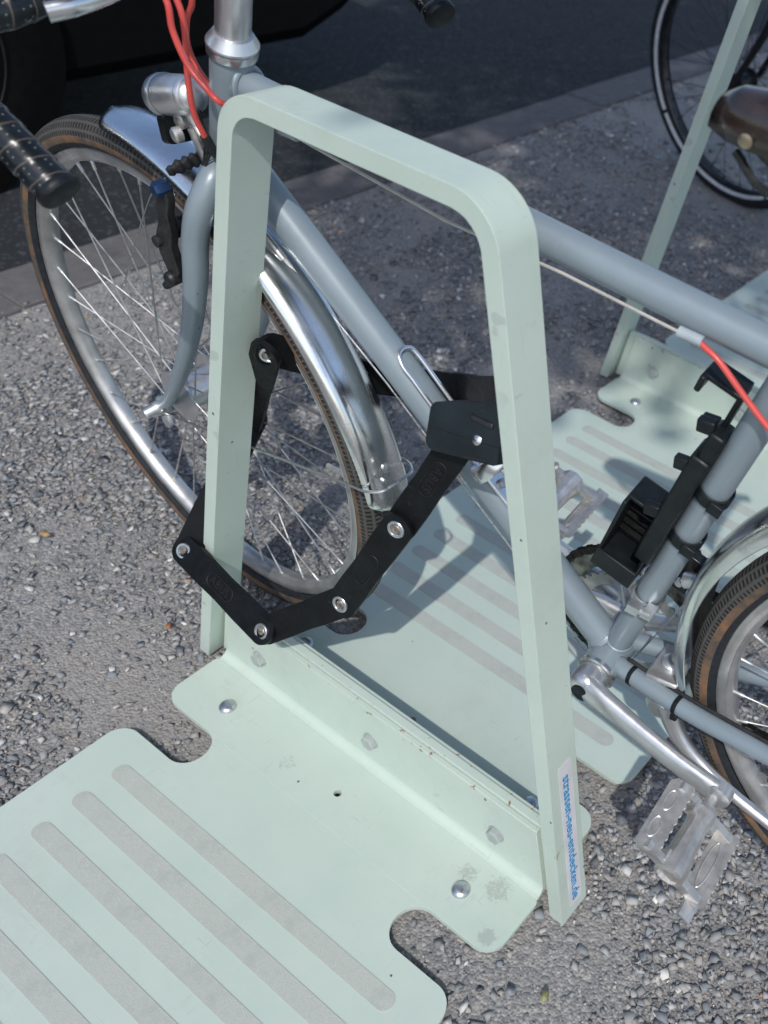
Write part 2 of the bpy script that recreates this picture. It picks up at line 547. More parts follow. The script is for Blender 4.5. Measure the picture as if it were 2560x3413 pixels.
def ring_sweep(R, prof, a0, a1, seg, closed_prof=True, cfun=None, uvscale=1.0):
    """sweep a (dr, n) profile round a circle in a wheel's own u,v,n axes (returns u,n,v order)"""
    full = abs((a1 - a0) - 2 * PI) < 1e-6
    na = seg if full else seg + 1
    V, F, U = [], [], []
    m_ = len(prof)
    for i in range(na):
        a = a0 + (a1 - a0) * i / seg
        Ri = R if cfun is None else R + cfun(a)
        for (dr, nn) in prof:
            V.append(((Ri + dr) * math.cos(a), nn, (Ri + dr) * math.sin(a)))
    idx = []
    for i in range(seg):
        j = (i + 1) % na
        for k in range(m_ if closed_prof else m_ - 1):
            k2 = (k + 1) % m_
            F.append((i * m_ + k, i * m_ + k2, j * m_ + k2, j * m_ + k))
            U.append([(i / seg * uvscale, k / m_), (i / seg * uvscale, (k + 1) / m_), ((i + 1) / seg * uvscale, (k + 1) / m_), ((i + 1) / seg * uvscale, k / m_)])
            idx.append(k)
    if not full and closed_prof:
        F.append(tuple(range(m_)))
        F.append(tuple((na - 1) * m_ + k for k in range(m_)))
        U.append([(0, 0)] * m_); U.append([(0, 0)] * m_)
        idx += [0, 0]
    return V, F, U, idx

def rounded(poly, seg=7):
    """polygon of (x, y, radius) -> points with rounded corners"""
    out = []
    n = len(poly)
    for i in range(n):
        p0 = arr(poly[i - 1][:2]); p1 = arr(poly[i][:2]); p2 = arr(poly[(i + 1) % n][:2])
        r = poly[i][2] if len(poly[i]) > 2 else 0
        if r <= 0:
            out.append(tuple(p1)); continue
        d0 = (p0 - p1) / np.linalg.norm(p0 - p1); d1 = (p2 - p1) / np.linalg.norm(p2 - p1)
        ang = math.acos(max(-1, min(1, float(np.dot(d0, d1)))))
        t_ = r / math.tan(ang / 2)
        t_ = min(t_, 0.499 * np.linalg.norm(p0 - p1), 0.499 * np.linalg.norm(p2 - p1))
        rr_ = t_ * math.tan(ang / 2)
        bis = (d0 + d1); bis /= np.linalg.norm(bis)
        c_ = p1 + bis * (rr_ / math.sin(ang / 2))
        s0 = p1 + d0 * t_ - c_; s1 = p1 + d1 * t_ - c_
        a0 = math.atan2(s0[1], s0[0]); a1 = math.atan2(s1[1], s1[0])
        da = (a1 - a0 + PI) % (2 * PI) - PI
        for k in range(seg + 1):
            a = a0 + da * k / seg
            out.append((c_[0] + rr_ * math.cos(a), c_[1] + rr_ * math.sin(a)))
    return out

def prism(pts2, holes, fn0, fn1):
    """extrude a flat outline (with holes) between two mappings (x, y) -> 3-D"""
    loops = [pts2] + list(holes)
    tri = geometry.tessellate_polygon([[Vector((p[0], p[1], 0)) for p in lp] for lp in loops])
    flat_ = [p for lp in loops for p in lp]
    n = len(flat_)
    V = [fn0(*p) for p in flat_] + [fn1(*p) for p in flat_]
    F = [tuple(f) for f in tri] + [tuple(i + n for i in reversed(f)) for f in tri]
    k = 0
    for lp in loops:
        m_ = len(lp)
        for i in range(m_):
            j = (i + 1) % m_
            F.append((k + i, k + j, n + k + j, n + k + i))
        k += m_
    return V, F

def prism_ngon(pts2, fn0, fn1):
    n = len(pts2)
    V = [fn0(*p) for p in pts2] + [fn1(*p) for p in pts2]
    F = [tuple(range(n)), tuple(range(2 * n - 1, n - 1, -1))]
    for i in range(n):
        j = (i + 1) % n
        F.append((i, j, n + j, n + i))
    return V, F

def text_mesh(name, body, size, mat, parent, matrix, extrude=0.0003, space=1.0, bold=0.0):
    cu = bpy.data.curves.new(name, 'FONT')
    cu.body = body
    cu.size = size
    cu.extrude = extrude
    cu.space_character = space
    cu.resolution_u = 3
    cu.offset = bold
    cu.align_x = 'CENTER'
    cu.align_y = 'CENTER'
    tmp = bpy.data.objects.new(name + '_tmp', cu)
    COL.objects.link(tmp)
    bpy.context.view_layer.update()
    dg = bpy.context.evaluated_depsgraph_get()
    me = bpy.data.meshes.new_from_object(tmp.evaluated_get(dg))
    bpy.data.objects.remove(tmp)
    me.materials.clear()
    me.materials.append(M[mat])
    me.transform(matrix)
    o = bpy.data.objects.new(name, me)
    COL.objects.link(o)
    o.parent = parent
    return o

def copy_tree(o, parent=None):
    c = o.copy()
    COL.objects.link(c)
    c.parent = parent
    for ch in list(o.children):
        copy_tree(ch, c)
    return c

# ------------------------------------------------------------------ the setting
def sheet(name, x0, x1, y0, y1, z, mat):
    o = make(name, [(x0, y0, z), (x1, y0, z), (x1, y1, z), (x0, y1, z)], [(0, 1, 2, 3)], mat, smooth=0)
    return tag(o, kind='structure')
sheet('ground', -90, 90, -90, 90, -0.008, 'gravel_bed')
sheet('road', -9.0, -2.058, -90, 90, -0.003, 'asphalt')

kerb = tag(empty('kerb', (-1.975, 2.0, 0)), kind='structure')
kx0, kx1 = -2.054, -1.900
kv, kf = box((0, 0, -0.048), ((kx1 - kx0) / 2, 0, 0), (0, 0.4965, 0), (0, 0, 0.05))
kst = make('kerb_stone', kv, kf, 'kerb_concrete', kerb, bevel=0.003)
for i in range(-6, 9):
    o = kst if i == -6 else kst.copy()
    if i != -6:
        COL.objects.link(o); o.parent = kerb
    o.location = (random.uniform(-.003, .003), i * 1.0 + 0.38, random.uniform(-.002, .002))
    o.rotation_euler = (random.uniform(-.003, .003), random.uniform(-.006, .006), random.uniform(-.003, .003))

# ------------------------------------------------------------------ bike stands and their floor plates
YC = 0.576             # middle plane of the first stand
PITCH = 0.975
XC, HW = -0.6065, 0.2815
STANDS = [(0.0, 0.0), (-0.012, PITCH)]

def hoop_outline():
    zt = 0.839
    th = 0.0187
    kl, kr = 0.2035, 0.191
    xl, xr = -0.9255, -0.288
    outer = [(xl, 0, 0), (xl + kl * zt, zt, 0.052), (xr - kr * zt, zt, 0.052), (xr, 0, 0)]
    hl, hr = th * math.hypot(1, kl), th * math.hypot(1, kr)
    zi = zt - th
    inner = [(xr - hr, 0, 0), (xr - hr - kr * zi, zi, 0.034), (xl + hl + kl * zi, zi, 0.034), (xl + hl, 0, 0)]
    return rounded(outer + inner, 10)

def build_stand():
    root = empty('bike_stand', (XC, YC, 0))
    X = lambda v: arr(v) - arr((XC, YC, 0))
    o2 = hoop_outline()
    v, f = prism(o2, [], lambda x, z: (x, YC - 0.025, z), lambda x, z: (x, YC + 0.0215, z))
    make('hoop', v, f, 'mint', root, smooth=35, bevel=0.0022, xf=X)
    web = [(-0.9005, 0.006), (-0.3125, 0.006), (-0.3335, 0.116), (-0.8795, 0.116)]
    v, f = prism(web, [], lambda x, z: (x, YC - 0.0055, z), lambda x, z: (x, YC + 0.0055, z))
    make('web_plate', v, f, 'mint', root, bevel=0.0012, xf=X)
    return root

st1 = build_stand()
tag(st1, 'pale green steel bike stand in front, with the website sticker on its right leg', 'bike stand')
# sticker with lettering on the outer face of the right leg
kr = 0.191
e_dn = Vector((kr, 0, -1)).normalized()           # down along the leg
e_y = Vector((0, 1, 0))
nrm = e_dn.cross(e_y).normalized()
if nrm.x < 0: nrm = -nrm
mid = Vector((-0.288 - kr * 0.127 - XC, 0.0, 0.127))
def leg_pt(a, b, h):
    return mid + e_dn * a + e_y * b + nrm * h
sp = [(-0.114, -0.010, .003), (0.114, -0.010, .003), (0.114, 0.0125, .003), (-0.114, 0.0125, .003)]
v, f = prism(rounded(sp, 3), [], lambda a, b: tuple(leg_pt(a, b, 0.0002)), lambda a, b: tuple(leg_pt(a, b, 0.0007)))
stk = make('sticker', v, f, 'sticker', st1, smooth=0)
tag(stk, 'white strip sticker with blue website lettering')
tm = Matrix((( e_dn.x, e_y.x, nrm.x, 0), (e_dn.y, e_y.y, nrm.y, 0), (e_dn.z, e_y.z, nrm.z, 0), (0, 0, 0, 1)))
tm.translation = leg_pt(0.006, 0.0012, 0.0010)
text_mesh('lettering', 'strassen-neu-entdecken.de', 0.0182, 'ink_blue', stk, tm, 0.0001, 1.03, 0.00035)

st2 = copy_tree(st1)
for ch in list(st2.children):
    if ch.name.startswith('sticker'):
        for g_ in list(ch.children): bpy.data.objects.remove(g_)
        bpy.data.objects.remove(ch)
st2.location = (XC + STANDS[1][0], YC + PITCH, 0)
tag(st2, 'pale green steel bike stand further back, beside the reflective-stripe wheel', 'bike stand')
st1['group'] = st2['group'] = 'bike stands in a row'

def build_platform():
    """floor plate with slots, upturned flanges, grip strips and bolts; own origin at its middle"""
    root = empty('floor_plate', (XC, 0, 0))
    L = PITCH / 2
    Lf = L - 0.009
    Lp = Lf - 0.015
    sc_, sw, sd, rm = L - 0.136, 0.0275, 0.115, 0.026
    right = []
    for cy in (-sc_, sc_):
        right += [(HW, cy - sw, rm), (HW - sd, cy - sw, sw * .97), (HW - sd, cy + sw, sw * .97), (HW, cy + sw, rm)]
    poly = [(-HW, -Lp, .006), (HW, -Lp, .006)] + right + [(HW, Lp, .006), (-HW, Lp, .006)] + [(-x, y, r) for (x, y, r) in reversed(right)]
    out = rounded(poly, 8)
    holes = [[(0.0 + 0.0048 * math.cos(a), s_ * (L - 0.069) + 0.0048 * math.sin(a)) for a in np.linspace(0, 2 * PI, 15)[:-1]] for s_ in (-1, 1)]
    v, f = prism(out, holes, lambda x, y: (x, y, 0.0035), lambda x, y: (x, y, 0.0100))
    make('sheet', v, f, 'mint_plate', root, smooth=30, bevel=0.0008, bseg=2)
    r_ = 0.015
    for s_ in (-1, 1):
        cl = [(Lp + r_ * math.sin(a), 0.00675 + r_ * (1 - math.cos(a))) for a in np.linspace(0, PI / 2, 9)] + [(Lf, 0.06), (Lf, 0.112)]
        th = 0.00325
        A, B = [], []
        for i, (y, z) in enumerate(cl):
            a = min(PI / 2, i * PI / 16)
            ny, nz = -math.sin(a), math.cos(a)
            A.append((y + th * ny, z + th * nz)); B.append((y - th * ny, z - th * nz))
        prof = A + list(reversed(B))
        V, F = [], []
        for sx in (-1, 1):
            for (y, z) in prof:
                V.append((sx * (HW - 0.003 - 0.2 * max(0, z - 0.012)), s_ * y, z))
        m_ = len(prof)
        for i in range(m_):
            j = (i + 1) % m_
            F.append((i, j, m_ + j, m_ + i))
        na = len(A)
        for i in range(na - 1):
            F.append((i, i + 1, m_ - 2 - i, m_ - 1 - i))
            F.append((m_ + i, m_ + m_ - 1 - i, m_ + m_ - 2 - i, m_ + i + 1))
        make('flange', V, F, 'mint_plate', root, smooth=30, bevel=0.0008)
        for x in (-0.204, 0.0, 0.204):
            if s_ < 0:      # round heads on one face
                p0 = (x, s_ * (Lf - 0.0033), 0.056)
                v, f = lathe([(0.0095, 0), (0.0095, .0012), (0.0085, .0035), (0.006, .0055), (0.002, .0066)], p0, (x, s_ * (Lf - 0.02), 0.056), 16)
                make('bolt_head', v, f, 'zinc', root)
            else:           # hexagon nuts on washers on the other
                p0 = (x, s_ * (Lf - 0.0033), 0.056)
                v1 = lathe([(0.0118, 0), (0.0118, .0014)], p0, (x, s_ * (Lf - 0.02), 0.056), 18)
                v2 = lathe([(0.0103, .0014), (0.0103, .0072), (0.0090, .0082)], p0, (x, s_ * (Lf - 0.02), 0.056), 6)
                v, f = join(v1, v2)
                make('hex_bolt', v, f, 'galv', root, smooth=15)
        for x in (-0.204, 0.202):
            y = s_ * (L - 0.069)
            v, f = lathe([(0.0112, 0), (0.0112, .001), (0.0098, .0034), (0.0066, .0052), (0.0025, .0060), (0.0005, .0061)], (x, y, 0.0100), (x, y, 0.05), 20)
            make('carriage_bolt', v, f, 'zinc', root)
    n = 12
    for i in range(n):
        y = -(L - 0.21) + i * (2 * (L - 0.21)) / (n - 1)
        w = 0.0112
        e = 0.2195
        o2 = rounded([(-e - w, -w, w * .98), (e + w, -w, w * .98), (e + w, w, w * .98), (-e - w, w, w * .98)], 6)
        if i == 0:
            v, f = prism(o2, [], lambda x, y_: (x, y_, 0.0100), lambda x, y_: (x, y_, 0.0108))
            g0 = make('grip_strip', v, f, 'grip', root, smooth=0)
            g = g0
        else:
            g = g0.copy(); COL.objects.link(g); g.parent = root
        g.location = (random.uniform(-.002, .002), y, 0)
        g.rotation_euler = (0, 0, random.uniform(-.004, .004))
    return root

pl1 = build_platform()
pl1.location = (XC, YC - PITCH / 2, 0)
tag(pl1, 'pale green floor plate nearest the camera, bolted to the front of the near stand', 'floor plate', 'floor plates between the stands')
pl2 = copy_tree(pl1)
pl2.location = (XC - 0.008, YC + PITCH / 2, 0)
tag(pl2, 'pale green floor plate under the grey bicycle, between the two stands', 'floor plate', 'floor plates between the stands')
pl3 = copy_tree(pl1)
pl3.location = (XC - 0.020, YC + 1.5 * PITCH, 0)
tag(pl3, 'farthest pale green floor plate, behind the second stand at the right edge', 'floor plate', 'floor plates between the stands')

# ------------------------------------------------------------------ gravel
def inside_plate(x, y, mg):
    hit = np.zeros(len(x), bool)
    for k, dx in ((-0.5, 0), (0.5, -0.008), (1.5, -0.020)):
        lx = x - XC - dx
        ly = y - (YC + k * PITCH)
        L = PITCH / 2
        inn = (np.abs(lx) < HW + mg) & (np.abs(ly) < L + 0.002)
        slot = (np.abs(np.abs(ly) - (L - 0.136)) < 0.0275 - mg) & (np.abs(lx) > HW - 0.115 + 0.012 + mg)
        hit |= inn & ~slot
    return hit

def vnoise(x, y, sc):
    """cheap smooth value noise"""
    xi, yi = np.floor(x * sc).astype(int), np.floor(y * sc).astype(int)
    fx, fy = x * sc - xi, y * sc - yi
    fx, fy = fx * fx * (3 - 2 * fx), fy * fy * (3 - 2 * fy)
    def hsh(a, b):
        return (np.sin(a * 127.1 + b * 311.7) * 43758.5453) % 1.0
    return (hsh(xi, yi) * (1 - fx) * (1 - fy) + hsh(xi + 1, yi) * fx * (1 - fy) + hsh(xi, yi + 1) * (1 - fx) * fy + hsh(xi + 1, yi + 1) * fx * fy)

def scatter(n, x0, x1, y0, y1, dmin, dmax, power):
    x = rng.uniform(x0, x1, n); y = rng.uniform(y0, y1, n)
    dia = dmin + (dmax - dmin) * rng.random(n) ** power
    dust = 0.6 * vnoise(x, y, 4.0) + 0.4 * vnoise(x + 7, y - 3, 11.0)
    keep = rng.random(n) < np.clip(1.5 - 1.9 * dust, 0.08, 1)
    keep &= ~inside_plate(x, y, 0.002 + 0 * dia)
    keep &= ~((x > -2.07) & (x < -1.90) & (dia > 0.006)) | (rng.random(n) < 0.10)
    keep &= (x > -1.905) | (rng.random(n) < 0.02)
    return x[keep], y[keep], dia[keep]

# crushed stone: a chipped block with 8 corners and 12 faces
ICO_V = np.array([(x, y, z) for z in (-1, 1) for y in (-1, 1) for x in (-1, 1)], float) * 0.72
ICO_F = np.array([(0, 2, 3), (0, 3, 1), (4, 5, 7), (4, 7, 6), (0, 1, 5), (0, 5, 4), (2, 6, 7), (2, 7, 3), (0, 4, 6), (0, 6, 2), (1, 3, 7), (1, 7, 5)])

groups = [scatter(95000, -1.25, 0.25, 0.05, 1.35, 0.0024, 0.0120, 2.6),
          scatter(45000, -1.95, -0.15, 1.2, 2.7, 0.0036, 0.0150, 2.3),
          scatter(26000, -1.95, -1.2, 0.3, 1.35, 0.0034, 0.013, 2.3),
          scatter(15000, -1.95, -0.2, 2.6, 4.6, 0.006, 0.018, 1.8),
          scatter(2200, -1.7, 0.20, 0.10, 2.6, 0.0085, 0.0165, 1.6),
          scatter(2600, -0.50, 0.20, 0.15, 1.0, 0.007, 0.0175, 1.9)]
gx = np.concatenate([g_[0] for g_ in groups]); gy = np.concatenate([g_[1] for g_ in groups]); gd = np.concatenate([g_[2] for g_ in groups])
N = len(gx)
PAL = np.array([(0.135, 0.147, 0.160), (0.185, 0.190, 0.194), (0.24, 0.239, 0.234), (0.095, 0.106, 0.118), (0.29, 0.278, 0.258), (0.215, 0.20, 0.186),
                (0.155, 0.169, 0.179), (0.37, 0.367, 0.355), (0.30, 0.17, 0.09), (0.055, 0.065, 0.075), (0.50, 0.49, 0.46)])
PW = np.array([.14, .19, .17, .09, .13, .12, .09, .05, .003, .02, .012]); PW /= PW.sum()
tint = PAL[rng.choice(len(PAL), N, p=PW)] * rng.uniform(0.75, 1.25, (N, 1)) * 1.38
nv = len(ICO_V)
allv = np.empty((N, nv, 3)); 
ax = rng.uniform(0.75, 1.25, (N, 3)); ax[:, 2] *= 0.36
jit = np.clip(rng.normal(0.95, 0.30, (N, nv, 1)), 0.35, 1.6) * (1 + rng.normal(0, 0.16, (N, nv, 3)))
loc = ICO_V[None] * jit * ax[:, None, :] * (gd / 2)[:, None, None]
ang = rng.uniform(0, 2 * PI, N); til = rng.normal(0, 0.28, (N, 2))
ca, sa = np.cos(ang), np.sin(ang)
x_, y_, z_ = loc[..., 0], loc[..., 1], loc[..., 2]
z2 = z_ + x_ * til[:, :1] + y_ * til[:, 1:]
allv[..., 0] = x_ * ca[:, None] - y_ * sa[:, None] + gx[:, None]
allv[..., 1] = x_ * sa[:, None] + y_ * ca[:, None] + gy[:, None]
sunk = np.where(gx < -1.9, 0.0, -0.0065)
allv[..., 2] = z2 + (sunk + gd * 0.06 + rng.uniform(-0.0008, 0.001, N) + np.where(gd > 0.0085, gd * 0.05, 0))[:, None]
allf = (ICO_F[None] + (np.arange(N) * nv)[:, None, None]).reshape(-1, 3)
gm = bpy.data.meshes.new('gravel')
gm.vertices.add(N * nv); gm.vertices.foreach_set('co', allv.reshape(-1))
nf = len(allf)
gm.loops.add(nf * 3); gm.loops.foreach_set('vertex_index', allf.reshape(-1).astype(np.int32))
gm.polygons.add(nf); gm.polygons.foreach_set('loop_start', np.arange(0, nf * 3, 3, dtype=np.int32))
gm.update(calc_edges=True)
ca_ = gm.attributes.new('tint', 'FLOAT_COLOR', 'POINT')
cc = np.ones((N, nv, 4)); cc[..., :3] = tint[:, None, :]
ca_.data.foreach_set('color', cc.reshape(-1))
gm.materials.append(M['gravel_stone'])
go = bpy.data.objects.new('gravel', gm); COL.objects.link(go)
tag(go, 'loose grey crushed gravel spread round the floor plates', 'gravel', kind='stuff')
simple('rivet_brown', (0.30, 0.26, 0.22), 0.5, 0.7, var=0.35, scale=300)
simple('wire_white', (0.55, 0.53, 0.48), 0.4, 0.3, var=0.1)

# ------------------------------------------------------------------ the grey bicycle
# bike axes: u = rearwards along the ground, n = away from the camera, v = up in the plane of the (slightly leaning) frame
FX = arr((0.99701308, 0.07723289, 0.0)); FN = arr((-0.07669587, 0.99008059, 0.11772072)); FU = arr((0.00909191, -0.11736909, 0.99304674))
CT = arr((-1.00938547, 0.6955185, 0.0))
WX = arr((0.9985252, -0.05429018, 0.0)); WN = arr((0.05399544, 0.99310428, 0.10405949)); WU = arr((-0.00564941, -0.10390602, 0.99457107))
WC = arr((-1.01136276, 0.65915139, 0.34809988))
def basis_matrix(x, y, z, o):
    return Matrix(((x[0], y[0], z[0], o[0]), (x[1], y[1], z[1], o[1]), (x[2], y[2], z[2], o[2]), (0, 0, 0, 1)))
BM = np.column_stack([FX, FN, FU])
def world2bike(v):
    return (arr(v) - CT) @ BM
def fork2bike(v):
    """(u, n, v) in the steered front end -> bike axes"""
    v = arr(v)
    return world2bike(WC + v[:, :1] * WX + v[:, 1:2] * WN + v[:, 2:3] * WU)
def fk(u, v, n):
    return fork2bike([(u, n, v)])[0]
def fr(u, v, n=0.0):
    return arr((u, n, v))

bike = empty('bicycle', matrix=basis_matrix(FX, FN, FU, CT))
tag(bike, 'blue-grey bicycle with bright mudguards and red cables, chained to the near stand', 'bicycle')
BBu, BBv = 0.639, 0.276
HUBu, HUBv = 1.088, 0.350
HT0, HT1 = fr(0.154, 0.717), fr(0.190, 0.845)
hd = (HT1 - HT0) / np.linalg.norm(HT1 - HT0)

def P(name, vf, mat, parent=bike, **kw):
    return make(name, vf[0], vf[1], mat, parent, uvs=(vf[2] if len(vf) > 2 else None), **kw)

# frame tubes
BB = fr(BBu, BBv)
ST_TOP = fr(0.783, 0.782)
tubes = [tube([HT0 - hd * .002, HT1], 0.0200, 28),
         tube([HT0 + hd * 0.104, fr(0.765, 0.757)], 0.0161, 28),
         tube([HT0 + hd * 0.030, BB], 0.0185, 28),
         tube([BB, ST_TOP], 0.0150, 28),
         tube([fr(BBu, BBv, -0.036), fr(BBu, BBv, 0.036)], 0.0222, 28)]
for s_ in (-1, 1):
    tubes.append(tube(catmull([fr(BBu + .004, BBv + .003, s_ * .017), fr(0.742, 0.289, s_ * .033), fr(0.845, 0.309, s_ * .047), fr(1.02, 0.341, s_ * .064), fr(HUBu - .012, HUBv, s_ * .065)], 5),
                      [.0115, .0112, .0105, .0085, .007], 16))
    tubes.append(tube([fr(0.776, 0.762, s_ * .016), fr(0.93, 0.555, s_ * .045), fr(HUBu - .01, HUBv + .008, s_ * .065)], [.008, .0078, .007], 14))
tubes.append(tube([fr(.742, .289, -.036), fr(.742, .289, .036)], .007, 12))
# soft weld beads where the tubes meet
def bead(c_, ax_, R_, r_):
    ax_ = ax_ / np.linalg.norm(ax_)
    ref_ = np.cross(ax_, arr((0, 1, 0))); ref_ /= np.linalg.norm(ref_)
    o_ = np.cross(ax_, ref_)
    return tube([c_ + R_ * (math.cos(q) * ref_ + math.sin(q) * o_) for q in np.linspace(0, 2 * PI, 37)[:-1]], r_, 8, closed=True)
DTd = HT0 + hd * 0.030 - BB; STd = ST_TOP - BB
tubes += [bead(BB + DTd / np.linalg.norm(DTd) * .0225, DTd, .0172, .0030), bead(BB + STd / np.linalg.norm(STd) * .0225, STd, .0138, .0030),
          bead(HT0 + hd * .104 + fr(.0215, 0), fr(.6, .04), .0168, .0030), bead(HT0 + hd * .030 - DTd / np.linalg.norm(DTd) * .024, DTd, .0176, .0030)]
tubes.append(lathe([(.0222, 0), (.0195, .004), (.0186, .009)], BB + .019 * (fr(.154, .717) - BB) / .65, fr(.154, .745), 24, False))
P('frame', join(*tubes), 'frame_paint')
P('seatpost', tube([ST_TOP - fr(.01, .05), fr(0.812, 0.905)], 0.0136, 20), 'alloy')
P('seat_clamp', lathe([(.0182, 0), (.0182, .016)], fr(.778, .762), fr(.79, .815), 20), 'alloy')
# cable stops and bare wires
P('top_tube_wire', tube([fr(.262, .794, -.0135), fr(.437, .764, -.010), fr(.56, .7565, -.008), fr(.68, .7475, -.012)], .0015, 6), 'wire_white')
for a in (fr(.262, .7945, -.0135), fr(.688, .7515, -.016)):
    P('cable_stop', tube([a - fr(.011, -.0006), a + fr(.011, -.0006)], .0052, 10), 'grey_fitting')
P('down_tube_wire', tube([fr(.215, .655, -.012), fr(.341, .529, -.006), fr(.396, .468, -.004), fr(.495, .369, -.004), fr(.605, .248, -.004)], .0011, 6), 'steel')
P('down_tube_wire', tube([fr(.215, .655, -.002), fr(.341, .527, .004), fr(.495, .367, .004), fr(.61, .246, .006)], .0011, 6), 'steel')
P('barrel_adjuster', join(tube([fr(.196, .674, -.016), fr(.225, .644, -.014)], .0045, 10), tube([fr(.225, .644, -.014), fr(.262, .606, -.012)], .0032, 8)), 'alloy_dull')

# headset, spacers, stem
def along(a, b, x): return a + (b - a) / np.linalg.norm(b - a) * x
P('headset_cup', lathe([(.0205, 0), (.0226, .001), (.0229, .006), (.0222, .0085)], HT1 - hd * .001, HT1 + hd, 36), 'polished', smooth=20)
P('headset_cover', lathe([(.0228, 0.0085), (.0234, .0095), (.0234, .0115), (.0178, .0205), (.0160, .0212)], HT1, HT1 + hd, 36), 'alloy', smooth=18)
P('headset_cup', lathe([(.0225, 0), (.0252, .003), (.0248, .011), (.0205, .014)], HT0 + hd * .001, HT0 - hd, 32), 'polished')
P('spacer', lathe([(.0153, .020), (.0157, .021), (.0157, .062), (.0153, .063)], HT1, HT1 + hd, 32), 'alloy')
P('spacer', lathe([(.0153, .0635), (.0157, .0645), (.0157, .100), (.0153, .101)], HT1, HT1 + hd, 32), 'alloy')
stem = P('stem', join(lathe([(.0160, .1015), (.0176, .103), (.0176, .140), (.016, .143)], HT1, HT1 + hd, 28),
                      tube([HT1 + hd * .120, fk(.15, .575, .015)], [.016, .015], 20),
                      tube([fk(.15, .575, -.012), fk(.15, .575, .042)], .021, 20)), 'polished')

# front fork
def blade(s_):
    pts = [(.166, .374, .006 + s_ * .004), (.174, .364, .003 + s_ * .021), (.170, .336, s_ * .036), (.160, .300, s_ * .042), (.151, .255, s_ * .046),
           (.127, .187, s_ * .050), (.078, .098, s_ * .052), (.022, .022, s_ * .050), (.004, .004, s_ * .050)]
    return tube(catmull([fk(*p) for p in pts], 6), [.0150, .0145, .0140, .0135, .0128, .0115, .0095, .0078, .0072], 20)
fork = P('fork', join(blade(-1), blade(1), lathe([(.0215, 0), (.0215, .018), (.017, .026)], HT0 - hd * .012, HT0 - hd * .1, 24)), 'frame_paint')
for s_ in (-1, 1):
    P('dropout', tube([fk(.016, .016, s_ * .050), fk(.004, .004, s_ * .050), fk(-.006, -.008, s_ * .050)], [.008, .0125, .0115], 14, flat=.35, ref=(1, 0, 0)), 'frame_paint', fork)

# wheels --------------------------------------------------------------------------------
def tyre_profile(rt, w):
    """closed profile of (dr, n) about the rim radius .311; returns points with the tread first"""
    pts = []
    cr = rt - w
    for k in range(22):
        a = math.radians(-140 + 280 * k / 21)
        pts.append((cr - 0.311 + w * math.cos(a), w * 1.0 * math.sin(a)))
    return pts
def build_wheel(name, parent, xf, rt, w, nsp, hub_r, hub_half, flange_r, off, mats, phase=0.0, disc=False):
    rimp = [(-.0085, -.0080), (-.0092, .0), (-.0085, .0080), (-.0040, .0114), (-.0033, .0108), (-.0026, .0114), (.007, .0120), (.0088, .0108), (.0065, .0085), (.002, .0), (.0065, -.0085), (.0088, -.0108), (.007, -.0120), (-.0026, -.0114), (-.0033, -.0108), (-.0040, -.0114)]
    v, f, u, _ = ring_sweep(0.311, rimp, 0, 2 * PI, 120)
    rim = make(name, v, f, mats['rim'], parent, xf=xf, uvs=u, smooth=50)
    tp = tyre_profile(rt, w)
    v, f, u, idx = ring_sweep(0.311, tp, 0, 2 * PI, 144, closed_prof=False)
    fm = [0 if 4 <= k <= 16 else (1 if k in (2, 3, 17, 18) else 2) for k in idx]
    make('tyre', v, f, [mats['tread'], mats['wall'], 'tyre_black'], rim, xf=xf, uvs=u, fmat=fm, smooth=60)
    if mats.get('stripe'):
        for sd in (-1, 1):
            a = math.radians(sd * 100)
            cr = rt - w
            pr = [(cr - .311 + (w + .0004) * math.cos(math.radians(sd * q)), (w + .0004) * math.sin(math.radians(sd * q))) for q in (104, 111, 118, 125)]
            for (b0, b1) in mats['stripe']:
                v, f, u, _ = ring_sweep(0.311, pr, math.radians(b0), math.radians(b1), 60, closed_prof=False)
                make('reflective_stripe', v, f, 'reflective', rim, xf=xf)
    prof = [(.0055, -hub_half - .028), (.0055, -hub_half - .012), (.012, -hub_half - .010), (hub_r * .9, -hub_half - .004), (flange_r, -hub_half - .0015), (flange_r, -hub_half + .0015),
            (hub_r, -hub_half + .004), (hub_r, hub_half - .004), (flange_r, hub_half - .0015), (flange_r, hub_half + .0015), (hub_r * .9, hub_half + .004), (.012, hub_half + .010), (.0055, hub_half + .012), (.0055, hub_half + .028)]
    v, f = lathe(prof, (0, 0, 0), (0, 1, 0), 32)
    make('hub', v, f, mats['hub'], rim, xf=xf)
    for k in range(nsp):
        side = -1 if k % 2 == 0 else 1
        lead = 1 if (k // 2) % 2 == 0 else -1
        a_r = 2 * PI * (k + .5) / nsp + phase
        a_h = a_r + lead * math.radians(62)
        p0 = arr((flange_r * .9 * math.cos(a_h), side * (hub_half + .0012 * lead), flange_r * .9 * math.sin(a_h)))
        p1 = arr((0.3020 * math.cos(a_r), side * .002, 0.3020 * math.sin(a_r)))
        d = (p1 - p0) / np.linalg.norm(p1 - p0)
        v, f = tube([p0, p1 - d * .013, p1 - d * .012, p1 - d * .004, p1], [.00105, .00105, .0020, .0022, .0026], 6, caps=False)
        make('spoke', v, f, mats['spoke'], rim, xf=xf, smooth=60)
    v, f = tube([(.301 * math.cos(phase), 0, .301 * math.sin(phase)), (.262 * math.cos(phase), 0, .262 * math.sin(phase))], [.0035, .0028], 8)
    make('valve', v, f, 'alloy_dull', rim, xf=xf)
    return rim

